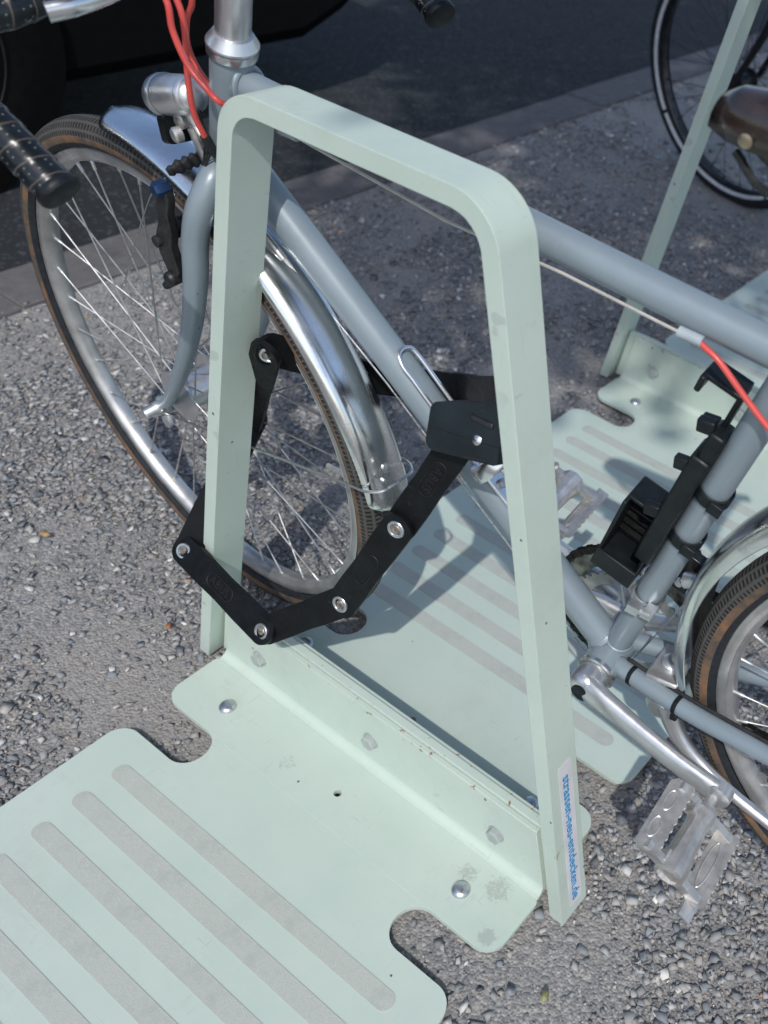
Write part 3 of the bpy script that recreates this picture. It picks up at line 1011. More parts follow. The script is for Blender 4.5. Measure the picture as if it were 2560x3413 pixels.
mt = dict(rim='rim_alloy', tread='tread', wall='gumwall', hub='alloy', spoke='spoke_steel')
fw = build_wheel('front_wheel', bike, fork2bike, 0.3535, 0.0192, 36, 0.0235, 0.026, 0.036, 0, mt, 0.09)
rear_xf = lambda v: arr(v) + arr((HUBu, 0, HUBv))
rw = build_wheel('rear_wheel', bike, rear_xf, 0.3535, 0.0192, 36, 0.018, 0.024, 0.030, 0, mt, 0.03)
P('axle_nut', join(lathe([(.0095, .055), (.0095, .061), (.0075, .064), (.0075, .074), (.006, .0765)], fk(0, 0, 0), fk(0, 0, -1), 18), lathe([(.0085, .055), (.0085, .0605)], fk(.018, -.012, 0), fk(.018, -.012, -1), 12)), 'alloy')

# mudguards ------------------------------------------------------------------------------
def guard_profile(half, depth, th=.0009, n=11):
    top = []
    for k in range(n):
        q = -1 + 2 * k / (n - 1)
        top.append((-depth * abs(q) ** 2.6, half * math.sin(q * PI / 2 * .97)))
    bot = [(dr - th, nn * .965) for dr, nn in reversed(top)]
    return top + bot
def round_ends(v, ends, span):
    out = []
    for (x, n_, z) in v:
        a = math.atan2(z, x) % (2 * PI)
        k_ = 1.0
        for e_ in ends:
            t_ = abs(a - math.radians(e_)) / math.radians(span)
            if t_ < 1: k_ = min(k_, max(.12, math.sqrt(max(0, 1 - (1 - t_) ** 2.4))))
        out.append((x, n_ * k_, z))
    return out
v, f, u, _ = ring_sweep(0.375, guard_profile(.0282, .0115), math.radians(4.5), math.radians(93.5), 90, cfun=lambda a: .006 * math.exp(-((a - .1) / .25) ** 2))
v = round_ends(v, (4.5, 93.5), 3.6)
fm_ = make('front_mudguard', v, f, 'chrome_guard', bike, xf=fork2bike, uvs=u, smooth=45)
# wire stay hooped round the mudguard, both ends to the dropouts
loop = [fk(.012, -.004, -.056), fk(.19, .035, -.044), fk(.335, .066, -.033), fk(.368, .073, -.031), fk(.386, .078, -.022), fk(.3895, .080, -.008), fk(.3895, .080, .010), fk(.386, .079, .022), fk(.368, .074, .031), fk(.335, .066, .033), fk(.19, .035, .044), fk(.012, -.004, .056)]
P('mudguard_stay', tube(catmull(loop, 6), .0017, 8), 'steel', fm_)
P('stay_bolt', join(lathe([(.0055, 0), (.0055, .003), (.003, .0045)], fk(.376, .096, -.006), fk(.42, .11, -.012), 12), lathe([(.0032, 0), (.0032, .006)], fk(.376, .082, -.012), fk(.42, .085, -.02), 8)), 'steel', fm_)
P('mudguard_bracket', join(tube([fk(.150, .352, .0), fk(.148, .385, .0)], .006, 8, flat=.4)), 'steel', fm_)
v, f, u, _ = ring_sweep(0.372, guard_profile(.0285, .019), math.radians(44), math.radians(187), 80, cfun=lambda a: .026 * max(0, math.sin(min(1, max(0, (PI * 1.04 - a) / 1.0)) * PI / 2)) - .006)
rm_ = make('rear_mudguard', v, f, 'chrome_guard', bike, xf=rear_xf, uvs=u, smooth=45)
P('mudguard_bolt', lathe([(.006, 0), (.006, .003), (.004, .005)], fr(.722, .335, -.012), fr(.70, .33, -.05), 12), 'alloy_dull', rm_)

# front lamp, reflector, bracket -----------------------------------------------------------
la, lb = fk(.168, .447, -.004), fk(.080, .421, -.008)
LS = .68
def lp(prof): return [(r_ * LS, h_ * LS + .012) for r_, h_ in prof]
lamp = P('headlamp', lathe(lp([(.0004, -.0045), (.006, -.004), (.016, -.002), (.023, .006), (.0265, .018), (.0285, .034), (.0293, .060), (.0300, .078), (.0300, .088), (.0288, .091), (.0265, .0905), (.0255, .084)]), la, lb, 36, False), 'alloy')
P('lens', lathe(lp([(.0258, .086), (.018, .0885), (.008, .0895), (.0005, .09)]), la, lb, 28, False), 'lens_clear', lamp)
P('bezel', lathe(lp([(.0303, .072), (.0310, .074), (.0310, .084), (.0303, .086)]), la, lb, 36, False), 'alloy', lamp)
P('back_cap', lathe(lp([(.0236, .006), (.0252, .008), (.0268, .013), (.0266, .015)]), la, lb, 30, False), 'alloy', lamp)
P('lamp_bracket', join(tube([fk(.158, .388, -.004), fk(.142, .400, -.004), fk(.132, .418, -.004)], [.006, .0055, .0055], 10, flat=.6),
                       lathe([(.0085, -.008), (.0085, .008), (.006, .010)], fk(.128, .410, -.004), fk(.128, .41, -1), 16),
                       tube([fk(.150, .410, -.014), fk(.156, .385, -.012), fk(.160, .368, -.010)], .0045, 8, flat=.5)), 'alloy_dull')
rv, rf = prism(rounded([(-.016, -.016, .006), (.016, -.016, .008), (.015, .015, .004), (-.016, .015, .004)], 4), [],
               lambda a, b: fk(.108 + .25 * a + .000, .396 + b, a * .95 - .006), lambda a, b: fk(.119 + .25 * a, .399 + b, a * .95 - .006))
P('front_reflector', (rv, rf), 'black_plastic', bevel=.0015)
P('bracket_bolt', lathe([(.0080, 0), (.0080, .006), (.0062, .008), (.0025, .0082)], fk(.141, .404, -.020), fk(.128, .402, -.1), 20), 'alloy_dull')
for k in range(3):
    P('lamp_wire', tube(catmull([fk(.160, .430, -.006 - .003 * k), fk(.176 + .004 * k, .412, -.016), fk(.168 + .003 * k, .385, -.018), fk(.160, .36, -.022 - .003 * k)], 5), .0011, 6), 'black_rubber')

# front brake ------------------------------------------------------------------------------
arm = [(a_ + .004, b_ + .010) for a_, b_ in [(.112, .238), (.104, .262), (.106, .285), (.118, .305), (.124, .330), (.134, .352), (.146, .352), (.146, .336), (.137, .318), (.136, .296), (.128, .276), (.131, .248), (.124, .236)]]
def arm_piece(n0, n1):
    return prism_ngon(arm, lambda a, b: fk(a, b, n0), lambda a, b: fk(a, b, n1))
brk = P('front_brake', join(arm_piece(-.056, -.045), lathe([(.0085, 0), (.0085, .020), (.006, .022)], fk(.121, .246, -.040), fk(.121, .246, -.2), 14)), 'brake_black', bevel=.0022, smooth=50)
P('brake_arm', arm_piece(.045, .056), 'brake_black', brk, bevel=.0022)
P('brake_pad', join(box(fk(.116, .292, -.024), fk(.116 + .027, .292 - .012, -.024) - fk(.116, .292, -.024), fk(.116, .292, -.019) - fk(.116, .292, -.024), fk(.1185, .2985, -.024) - fk(.116, .292, -.024)),
                    lathe([(.005, 0), (.005, .012), (.009, .014), (.009, .020), (.0065, .022), (.0065, .030)], fk(.113, .288, -.030), fk(.113, .288, -.2), 14)), 'black_rubber', brk, bevel=.001)
P('pinch_bolt', join(lathe([(.0085, -.002), (.0085, .010), (.006, .013)], fk(.143, .359, -.050), fk(.143, .359, -.2), 6)), 'blue_anodised', brk)
P('pivot_bolt', lathe([(.0045, 0), (.0045, .010), (.003, .012)], fk(.108, .232, -.048), fk(.095, .222, -.075), 10), 'black_metal', brk)
# pleated rubber boot between the two arms
nb = 41
bp = [fk(.143 + .006 * math.sin(q * PI), .372 + .006 * math.sin(q * PI), -.044 + .062 * q) for q in np.linspace(0, 1, nb)]
P('brake_boot', tube(bp, [(.0050 + .0026 * (0.5 - 0.5 * math.cos(2 * PI * 8 * i / (nb - 1)))) * (1.05 if i > 4 else .75) for i in range(nb)], 16), 'black_rubber', brk, smooth=60)
P('brake_wire', tube(catmull([fk(.143, .368, -.047), fk(.124, .343, -.058), fk(.055, .248, -.060), fk(.013, .188, -.060)], 6), .0008, 6), 'steel', brk)
P('wire_end', tube([fk(.017, .193, -.060), fk(.011, .185, -.060)], .0014, 6), 'alloy_dull', brk)
P('brake_noodle', tube(catmull([fk(.186, .418, -.022), fk(.184, .398, -.014), fk(.176, .378, .004), fk(.158, .365, .022), fk(.145, .360, .040)], 6), .0045, 12), 'black_rubber', brk)

# handlebar with wrapped tape ----------------------------------------------------------------
def tape(pts, r0, wrap=.0165, seg=28):
    C = catmull(pts, 14)
    # resample evenly
    d = np.r_[0, np.cumsum([np.linalg.norm(C[i + 1] - C[i]) for i in range(len(C) - 1)])]
    n = int(d[-1] / .0022)
    S_ = np.linspace(0, d[-1], n)
    C = np.column_stack([np.interp(S_, d, [c[k] for c in C]) for k in range(3)])
    Pn = [c for c in C]
    T, Nn = frames(Pn)
    V, F, U = [], [], []
    for i in range(n):
        B = np.cross(T[i], Nn[i])
        for k in range(seg):
            a = 2 * PI * k / seg
            ph = (S_[i] / wrap + k / seg) % 1.0
            r = r0 + .0011 * ph
            V.append(Pn[i] + r * (math.cos(a) * Nn[i] + math.sin(a) * B))
    for i in range(n - 1):
        for k in range(seg):
            k2 = (k + 1) % seg
            F.append((i * seg + k, i * seg + k2, (i + 1) * seg + k2, (i + 1) * seg + k))
            U.append([(k / seg, S_[i] / wrap + k / seg), ((k + 1) / seg, S_[i] / wrap + (k + 1) / seg), ((k + 1) / seg, S_[i + 1] / wrap + (k + 1) / seg), (k / seg, S_[i + 1] / wrap + k / seg)])
    return (V, F, U), Pn[-1], T[-1]
left_bar = [fk(.150, .566, -.045), fk(.149, .560, -.10), fk(.150, .553, -.145), fk(.138, .548, -.185), fk(.150, .536, -.212), fk(.186, .516, -.212), fk(.228, .490, -.207), fk(.270, .4605, -.201)]
right_bar = [fk(.150, .566, .075), fk(.149, .560, .13), fk(.146, .556, .172), fk(.128, .552, .212), (fk(.134, .545, .240)), fk(.165, .530, .242), fk(.205, .511, .236), fk(.246, .492, .229)]
hb = P('handlebar', tube([fk(.150, .566, -.05), fk(.150, .570, -.02), fk(.15, .570, .05), fk(.150, .566, .08)], .0125, 20), 'polished')
for side in (left_bar, right_bar):
    tp_, pe, te = tape(side, .0150)
    P('bar_tape', tp_, 'bar_tape', hb, smooth=30)
    P('bar_plug', lathe([(.0160, -.002), (.0172, .0005), (.0172, .004), (.0160, .0062), (.012, .0070), (.0005, .0070)], pe, pe + te, 28, False), 'black_plastic', hb)
# silver auxiliary brake lever hugging the bar
lv = [fk(.245, .578, -.158), fk(.250, .5795, -.140), fk(.246, .5795, -.118), fk(.236, .580, -.090), fk(.215, .582, -.055), fk(.17, .585, -.020)]
P('brake_lever', join(tube(catmull(lv, 6), [.0078, .0074, .0068, .0066, .007, .008], 14, flat=.62)), 'polished', hb)
P('lever_groove', tube(catmull([q + fk(0, .0052, 0) - fk(0, 0, 0) for q in lv[1:5]], 5), .0011, 6), 'black_metal', hb)

# red cable housings ------------------------------------------------------------------------
def cable(pts, r=.0028, n=10):
    C = catmull(pts, n)
    return P('cable', tube(C, r, 12, uv=True), 'cable_red', smooth=60)
cable([fk(.15, .600, -.045), fk(.19, .585, -.050), fk(.219, .559, -.049), fk(.221, .533, -.050), fk(.229, .506, -.048), fk(.246, .4895, -.0455), fk(.259, .478, -.040), fr(.226, .806, -.017), fr(.240, .7985, -.014), fr(.252, .7955, -.0135)])
cable([fk(.15, .600, -.030), fk(.180, .580, -.030), fk(.203, .549, -.030), fk(.205, .524, -.030), fk(.192, .480, -.029), fk(.187, .443, -.028), fk(.1865, .4165, -.022)])
cable([fk(.14, .590, .012), fk(.172, .568, .002), fk(.176, .536, .000), fk(.161, .515, .000), fk(.153, .489, .000), fk(.160, .466, .002), fk(.176, .448, .008), fk(.20, .43, .028)])
cable([fr(.698, .7495, -.017), fr(.717, .742, -.020), fr(.739, .7245, -.022), fr(.767, .703, -.024), fr(.80, .68, -.024), fr(.84, .64, -.02)], .0028)

# saddle ------------------------------------------------------------------------------------
SV, SF = [], []
ns, mseg = 15, 16
for i in range(ns):
    q = i / (ns - 1)
    u_ = .676 + .26 * q
    wdt = .0225 + .010 * q + .045 * max(0, q - .45) ** 1.3 * 2.2
    if i == 0: wdt *= .45
    if i == 1: wdt *= .85
    top = .9560 + .006 * math.sin(q * PI) + .022 * max(0, q - .6)
    drop = .031 + .020 * q
    if i == 0: drop *= .75
    for k in range(mseg):
        a = PI * (k / (mseg - 1))
        SV.append((u_ + (.006 * math.sin(a) if i == 0 else 0), wdt * math.cos(a), top - (.006 if i == 0 else 0) - drop + drop * math.sin(a) ** .55))
for i in range(ns - 1):
    for k in range(mseg - 1):
        SF.append((i * mseg + k, i * mseg + k + 1, (i + 1) * mseg + k + 1, (i + 1) * mseg + k))
SF.append(tuple(range(mseg)))
sad = make('saddle', SV, SF, 'leather', bike, smooth=60)
so = sad.modifiers.new('thick', 'SOLIDIFY'); so.thickness = .004
P('saddle_rivet', lathe([(.0054, 0), (.0054, .0014), (.003, .0024)], fr(.712, .932, -.0242), fr(.712, .933, -.06), 16), 'rivet_copper', sad)
for s_ in (-1, 1):
    P('saddle_rail', tube(catmull([fr(.700, .915, s_ * .010), fr(.74, .895, s_ * .018), fr(.86, .898, s_ * .022), fr(.92, .93, s_ * .03)], 5), .0035, 8), 'black_metal', sad)

# drivetrain -----------------------------------------------------------------------------------
def gear(R_, teeth, n0, n1, rin):
    pts = []
    for k in range(teeth):
        for j, rr in ((0, R_ - .004), (.25, R_ - .004), (.5, R_), (.65, R_)):
            a = 2 * PI * (k + j) / teeth
            pts.append((rr * math.cos(a), rr * math.sin(a)))
    hole = [(rin * math.cos(a), rin * math.sin(a)) for a in np.linspace(0, 2 * PI, 49)[:-1]]
    return prism(pts, [hole], lambda a, b: (BBu + a, n0, BBv + b), lambda a, b: (BBu + a, n1, BBv + b))
P('chainring', gear(.108, 52, .047, .0495, .082), 'ring_grimy', smooth=0)
P('chainring', gear(.080, 39, .0395, .042, .062), 'alloy_dull', smooth=0)
CL_ = math.atan2(.259 - BBv, .820 - BBu)          # direction of the left crank
spider = []
for k in range(5):
    a = CL_ + PI + 2 * PI * k / 5
    d2 = arr((math.cos(a), 0, math.sin(a)))
    spider.append(tube([BB + arr((0, .050, 0)), BB + d2 * .045 + arr((0, .047, 0)), BB + d2 * .074 + arr((0, .0445, 0))], [.013, .010, .0075], 10))
    spider.append(lathe([(.005, 0), (.005, .012)], BB + d2 * .071 + arr((0, .036, 0)), BB + d2 * .071 + arr((0, .06, 0)), 10))
P('crank_spider', join(*spider, lathe([(.019, .040), (.019, .056), (.012, .060)], BB, BB + arr((0, 1, 0)), 24)), 'alloy')
# chain: outer arc on the big ring and the two runs to the rear
chain_v = []
cp = [(BBu + .106 * math.cos(a), BBv + .106 * math.sin(a)) for a in np.linspace(PI / 2 - .15, PI * 1.5 + .15, 44)]
cp = [(HUBu - .01, HUBv + .034 + .002)] * 0 + cp
run_top = [(HUBu - .0 + (cp[0][0] - HUBu) * q, HUBv + .036 + (cp[0][1] - HUBv - .036) * q) for q in np.linspace(0, 1, 34)[:-1]]
run_bot = [(cp[-1][0] + (HUBu + .02 - cp[-1][0]) * q, cp[-1][1] + (HUBv - .13 - cp[-1][1]) * q) for q in np.linspace(0, 1, 30)[1:]]
path = run_top + cp + run_bot
for i in range(len(path) - 1):
    a, b = arr((path[i][0], .048, path[i][1])), arr((path[i + 1][0], .048, path[i + 1][1]))
    L_ = np.linalg.norm(b - a)
    if L_ < 1e-5: continue
    d = (b - a) / L_
    nn = np.cross(d, arr((0, 1, 0)))
    off = .0036 if i % 2 else .0028
    for sd in (-1, 1):
        chain_v.append(box((a + b) / 2 + arr((0, sd * off, 0)), d * L_ * .56, arr((0, .0006, 0)), nn * (.0042 if i % 2 else .0036)))
    chain_v.append(tube([a - arr((0, .0042, 0)), a + arr((0, .0042, 0))], .0028, 6))
P('chain', join(*chain_v), 'chain_dark', smooth=30)
# cranks
def crank(sgn):
    a = CL_ if sgn < 0 else CL_ + PI
    d = arr((math.cos(a), 0, math.sin(a)))
    n_ = arr((0, sgn, 0))
    pts = [BB + n_ * .058 - d * .004, BB + n_ * .064 + d * .02, BB + n_ * .072 + d * .07, BB + n_ * .080 + d * .13, BB + n_ * .084 + d * .178]
    V, F = tube(catmull(pts, 6), [.0205, .0195, .0165, .0150, .0165], 20, ref=np.cross(d, n_), flat=.62)
    ends = lathe([(.0008, -.0098), (.010, -.0094), (.0160, -.006), (.0160, .006), (.010, .0094), (.0008, .0098)], pts[-1] + d * .002, pts[-1] + d * .002 + n_, 20)
    boss = lathe([(.0165, .038), (.0195, .044), (.0205, .056), (.0195, .066), (.013, .070)], BB, BB + n_, 24)
    o = P('crank_arm', join((V, F), ends, boss), 'alloy', smooth=60)
    return o, d, pts[-1]
cr, dcl, eL = crank(-1)
P('crank_bolt_cap', lathe([(.0115, .0695), (.0115, .0720), (.0095, .0730), (.0004, .0728)], BB, BB - arr((0, 1, 0)), 22), 'black_plastic', cr)
P('bearing_cup', lathe([(.0232, .0355), (.0236, .040), (.0215, .0415), (.0180, .0405), (.0150, .036)], BB, BB - arr((0, 1, 0)), 30, False), 'steel', cr)
cr2, dcr, eR = crank(1)
def pedal(at, sgn, tilt, mat):
    """alloy platform pedal: barrel, two toothed cage plates, end bridges"""
    n_ = arr((0, sgn, 0))
    ex = arr((math.cos(tilt), 0, math.sin(tilt)))         # across the cage
    ez = arr((-math.sin(tilt), 0, math.cos(tilt)))
    c0 = at + n_ * .018
    body = [lathe([(.0062, -.012), (.0062, .0), (.0110, .003), (.0145, .010), (.0125, .03), (.0140, .060), (.0165, .070), (.0165, .086), (.0120, .088), (.0095, .080)], c0, c0 + n_, 10)]
    for sx in (-1, 1):
        pl = []
        L0, L1 = .004, .088
        teeth = 9
        hb_ = .0128
        pl += [(L0 + .006, -hb_), (L1 - .006, -hb_), (L1, -hb_ + .006)]
        for k in range(teeth, 0, -1):
            x1 = L0 + (L1 - L0) * k / teeth
            x0 = L0 + (L1 - L0) * (k - 1) / teeth
            pl += [(x1, hb_ - .0008), (x1 - (x1 - x0) * .38, hb_ + .0014), (x0 + (x1 - x0) * .38, hb_ + .0014), (x0, hb_ - .0008)]
        pl.append((L0, -hb_ + .006))
        hl = [[(x + .0100 * math.cos(a), .0042 * math.sin(a) - .003) for a in np.linspace(0, 2 * PI, 15)[:-1]] for x in ((.030, .062) if sx < 0 else (.046,))]
        lean_ = ez * .62 + ex * .80
        lean_ /= np.linalg.norm(lean_)
        th_ = np.cross(lean_, n_) * .0022
        base = c0 + ex * sx * .037
        body.append(prism(pl, [], lambda a, b: base + n_ * a + lean_ * b - th_, lambda a, b: base + n_ * a + lean_ * b + th_))
        upv = th_ if th_[2] > 0 else -th_
        for xo in ((.030, .062) if sx < 0 else (.046,)):
            rw_ = .0115 if sx < 0 else .026
            body.append(tube([base + n_ * (xo + rw_ * math.cos(q)) + lean_ * (.0052 * math.sin(q) - .003) + upv * 1.05 for q in np.linspace(0, 2 * PI, 25)[:-1]], .0009, 6, closed=True))
    for q in (.010, .081):
        body.append(box(c0 + n_ * q, n_ * .0042, ex * .040, ez * .0058 + ex * .001))
        body.append(box(c0 + n_ * (q + (-.006 if q > .05 else .006)), n_ * .006, ex * .017, ez * .0075))
    # turned-out toe tab at the outer end
    body.append(box(c0 + n_ * .093 + ex * .040 + ez * -.004, n_ * .010, ex * .008, ez * .0016))
    return P('pedal', join(*body), mat, smooth=24, bevel=.0006)
pedal(eL, -1, math.radians(-39), 'alloy_dull')
pedal(eR, 1, math.radians(-16), 'alloy_dull')

# front derailleur, band clamp
stv = (ST_TOP - BB) / np.linalg.norm(ST_TOP - BB)
fd0 = BB + stv * .126
P('front_derailleur', join(lathe([(.0175, -.007), (.0180, -.006), (.0180, .006), (.0175, .007)], fd0, fd0 + stv, 28, False),
                           box(fd0 + arr((-.004, -.022, .0)), arr((.007, 0, 0)), arr((0, .0065, 0)), stv * .0065),
                           box(fd0 + arr((.012, -.020, .0)), arr((.006, 0, 0)), arr((0, .0065, 0)), stv * .0065),
                           lathe([(.0045, -.014), (.0045, .014)], fd0 + arr((.003, -.0235, 0)), fd0 + arr((1, -.0235, .15)), 12),
                           tube([fd0 + arr((-.01, .014, .0)), fd0 + arr((-.02, .03, .01)), fd0 + arr((-.035, .040, .0))], [.007, .006, .005], 10)), 'alloy')
P('derailleur_cage', join(box(fd0 + arr((.028, .030, .026)), stv * .030, arr((0, .006, 0)), arr((.010, 0, -.003))),
                          box(fd0 + arr((-.012, .044, .005)), arr((.045, 0, .018)), arr((0, .001, 0)), arr((-.005, 0, .012))),
                          box(fd0 + arr((-.012, .056, .005)), arr((.045, 0, .018)), arr((0, .001, 0)), arr((-.005, 0, .012)))), 'black_metal', bevel=.002)
P('derailleur_link', join(tube([fd0 + arr((.034, .012, .034)), fd0 + arr((.052, .012, .042))], .009, 14), lathe([(.0045, 0), (.0045, .006)], fd0 + arr((.026, .018, .022)), fd0 + arr((.026, -.2, .022)), 10)), 'alloy')
P('derailleur_wire', tube(catmull([fr(.660, .262, .004), fd0 + arr((.030, .004, -.02)), fd0 + arr((.052, .006, .045)), fd0 + arr((.066, .006, .085))], 5), .0008, 6), 'steel')

# kickstand folded up behind the bottom bracket
P('kickstand', join(tube(catmull([fr(.720, .262, -.020), fr(.742, .226, -.026), fr(.775, .202, -.030), fr(.832, .178, -.034), fr(.95, .150, -.038), fr(1.02, .14, -.04)], 5), [.013, .010, .0072, .0068, .0068, .007], 14),
                    lathe([(.016, -.012), (.018, -.008), (.018, .008), (.012, .014)], fr(.716, .256, -.018), fr(.716, .256, -1), 20)), 'alloy')
P('kickstand_plate', join(box(fr(.712, .2985, 0), arr((.020, 0, .003)), arr((0, .026, 0)), arr((0, 0, .004))), box(fr(.712, .270, -.004), arr((.012, 0, .002)), arr((0, .017, 0)), arr((0, 0, .022)))), 'alloy_dull', bevel=.003)
P('kickstand_bolt', lathe([(.0115, 0), (.0115, .005), (.008, .0075), (.004, .0075)], fr(.712, .3025, 0), fr(.712, .4, 0), 22), 'alloy')

# cable ties on the left chainstay
for (a, b) in ((fr(.676, .2815, -.022), fr(.684, .2825, -.0235)), (fr(.738, .2885, -.0325), fr(.746, .2895, -.034))):
    P('cable_tie', lathe([(.0122, 0), (.0124, .001), (.0124, .0045), (.0122, .0055)], a, b, 20, False), 'black_plastic')
P('tie_head', box(fr(.740, .2775, -.041), arr((.004, 0, .0006)), arr((0, .0032, 0)), arr((0, 0, .0045))), 'black_plastic', bevel=.001)
P('chainstay_wire', tube(catmull([fr(.665, .293, -.014), fr(.742, .301, -.027), fr(.86, .322, -.043), fr(1.0, .35, -.058)], 5), .0024, 8), 'black_rubber')

# folding lock bracket on the seat tube (points in bike axes; sd = along the tube, fw = forwards)
sd = stv; fw = arr((-stv[2], 0, stv[0])); nw = arr((0, 1, 0))
def sp_(a, b, n): return BB + sd * a + fw * b + nw * n
bk = P('lock_bracket', join(box(sp_(.275, .024, -.004), sd * .085, fw * .010, nw * .016),
                            box(sp_(.375, .022, -.004), sd * .018, fw * .008, nw * .013)), 'black_plastic', bevel=.003)
for a in (.318, .246):
    P('strap', join(lathe([(.0168, -.0075), (.0184, -.0068), (.0184, .0068), (.0168, .0075)], BB + sd * a, BB + sd * (a + 1), 26, False), box(sp_(a, -.010, -.018), sd * .0070, fw * .007, nw * .0028)), 'black_plastic', bk, bevel=.0008)
# shallow pocket, open towards the camera side
tray = [box(sp_(.206, .043, .020), sd * .048, fw * .024, nw * .0022), box(sp_(.206, .0655, .000), sd * .048, fw * .0022, nw * .0215), box(sp_(.1575, .043, -.004), sd * .0028, fw * .024, nw * .027),
        box(sp_(.168, .043, -.0285), sd * .013, fw * .024, nw * .0022), box(sp_(.253, .052, .004), sd * .0022, fw * .015, nw * .016), box(sp_(.206, .022, .002), sd * .048, fw * .0022, nw * .020)]
P('tray', join(*tray), 'black_plastic', bk, bevel=.0012)
P('tray_rib', join(*[box(sp_(.184 + .012 * k, .044, .012), sd * .0013, fw * .019, nw * .006) for k in range(5)]), 'black_metal', bk)
for k, (a, b, n) in enumerate(((.392, .036, -.010), (.376, .037, .012), (.338, .037, -.012), (.262, .040, -.014))):
    P('prong', box(sp_(a, b, n), sd * .007 + fw * .002, fw * .008 - sd * .003, nw * .0045), 'black_plastic', bk, bevel=.0018)
P('hook', join(box(sp_(.412, .024, .006), sd * .026, fw * .0026, nw * .008), box(sp_(.4375, .040, .004), sd * .0028, fw * .018, nw * .013), box(sp_(.431, .0585, -.002), sd * .009, fw * .0028, nw * .013)), 'black_plastic', bk, bevel=.0015)

# bottle cage on the down tube: bright bent wire
dt = (HT0 + hd * .03 - BB); dt /= np.linalg.norm(dt)
dup = arr((-dt[2], 0, dt[0])); dup = dup if dup[2] > 0 else -dup
def cg(a, b, n): return BB + dt * a + dup * b + nw * n
cage = P('bottle_cage', tube(catmull([cg(.380, .022, -.012), cg(.398, .022, -.012), cg(.410, .022, -.006), cg(.410, .022, .006), cg(.398, .022, .012), cg(.340, .021, .012), cg(.230, .021, .011), cg(.196, .024, .012), cg(.184, .040, .012),
                                           cg(.182, .052, .006), cg(.182, .052, -.006), cg(.184, .040, -.012), cg(.196, .024, -.012), cg(.230, .021, -.011), cg(.340, .021, -.012), cg(.384, .022, -.012)], 5), .0026, 10), 'polished')
for s_ in (-1, 1):
    P('cage_arm', tube(catmull([cg(.262, .020, s_ * .006), cg(.263, .024, s_ * .024), cg(.264, .044, s_ * .037), cg(.266, .066, s_ * .036), cg(.268, .080, s_ * .026)], 6), .0085, 12, ref=tuple(dt), flat=.16), 'polished', cage)
P('cage_plate', box(cg(.245, .0195, 0), dt * .045, dup * .001, nw * .009), 'polished', cage, bevel=.0008)
P('cage_bolt', lathe([(.0055, 0), (.0055, .004), (.004, .005)], cg(.235, .0205, 0), cg(.235, 1, 0), 12), 'alloy_dull', cage)

# ------------------------------------------------------------------ folding lock
lock = empty('folding_lock', (-0.735, 0.525, 0.19))
tag(lock, 'black folding lock of riveted bars looped through the front wheel and the near stand', 'lock')
LO = arr((-0.735, 0.525, 0.19))
LX = lambda v: arr(v) - LO
camp = arr((0, 0, 1.159))
RV = {'A': (-.512, .603, .563), 'R1': (-.566, .575, .434), 'R2': (-.625, .550, .303), 'R3': (-.735, .525, .197), 'R4': (-.895, .540, .215), 'M': (-.868, .632, .385), 'R5': (-.771, .592, .546),
      'R6': (-.740, .700, .476), 'R7': (-.612, .703, .520), 'E': (-.492, .640, .600)}
RV = {k: arr(v) for k, v in RV.items()}
order = ['A', 'R1', 'R2', 'R3', 'R4', 'M', 'R5', 'R6', 'R7', 'E']
def link_axes(a, b):
    d = b - a; L_ = np.linalg.norm(d); d /= L_
    mid_ = (a + b) / 2
    tc = camp - mid_; tc /= np.linalg.norm(tc)
    tc = tc * .55 + arr((0.05, -.8, .15)) * .6
    nrm_ = tc - d * np.dot(tc, d); nrm_ /= np.linalg.norm(nrm_)
    return d, np.cross(nrm_, d), nrm_, L_
lay = {0: .0, 1: .0062, 2: 0.0, 3: .0062, 4: 0.0, 5: .0062, 6: 0.0, 7: .0062, 8: 0.0}
seen = []
for i in range(len(order) - 1):
    a, b = RV[order[i]], RV[order[i + 1]]
    d, e, nr, L_ = link_axes(a, b)
    hw_ = .0176
    ol = rounded([(-hw_ * .95, -hw_, hw_ * .9), (L_ * .5 - .035, -hw_ * 1.0, .01), (L_ * .5, -hw_ * .94, .02), (L_ * .5 + .035, -hw_, .01), (L_ + hw_ * .95, -hw_, hw_ * .9),
                  (L_ + hw_ * .95, hw_, hw_ * .9), (L_ * .5 + .035, hw_, .01), (L_ * .5, hw_ * .94, .02), (L_ * .5 - .035, hw_, .01), (-hw_ * .95, hw_, hw_ * .9)], 6)
    z0 = lay[i]
    v, f = prism(ol, [], lambda x, y: a + d * x + e * y + nr * (z0 - .0030), lambda x, y: a + d * x + e * y + nr * (z0 + .0030))
    bar = make('lock_bar', v, f, 'lock_black', lock, xf=LX, smooth=35, bevel=.0012)
    seen.append((bar, a, b, d, e, nr, L_, z0))
    # pressed oval with the maker's lettering on the first, third and fourth bar
    if i in (0, 1, 3, 4):
        cx = L_ * (.52 if i else .46)
        ovl = [(cx + x, y) for x, y in rounded([(-.0235, -.0082, .008), (.0235, -.0082, .008), (.0235, .0082, .008), (-.0235, .0082, .008)], 6)]
        ringp = [a + d * x + e * y + nr * (z0 + .0031) for x, y in ovl]
        v, f = tube(ringp, .00055, 6, closed=True)
        make('oval_rim', v, f, 'emboss_black', bar, xf=LX)
        if i in (0, 3):
            flip = -1 if np.dot(e, arr(CAM_DOWN)) > 0 else 1
            X_ = d if i == 0 else -d
            Y_ = np.cross(nr, X_)
            mt_ = Matrix(((X_[0], Y_[0], nr[0], 0), (X_[1], Y_[1], nr[1], 0), (X_[2], Y_[2], nr[2], 0), (0, 0, 0, 1)))
            pos = a + d * cx + nr * (z0 + .0032) - LO
            mt_.translation = Vector(pos)
            text_mesh('lettering', 'ABUS', .0145, 'emboss_black', bar, mt_, .0003, 1.05)
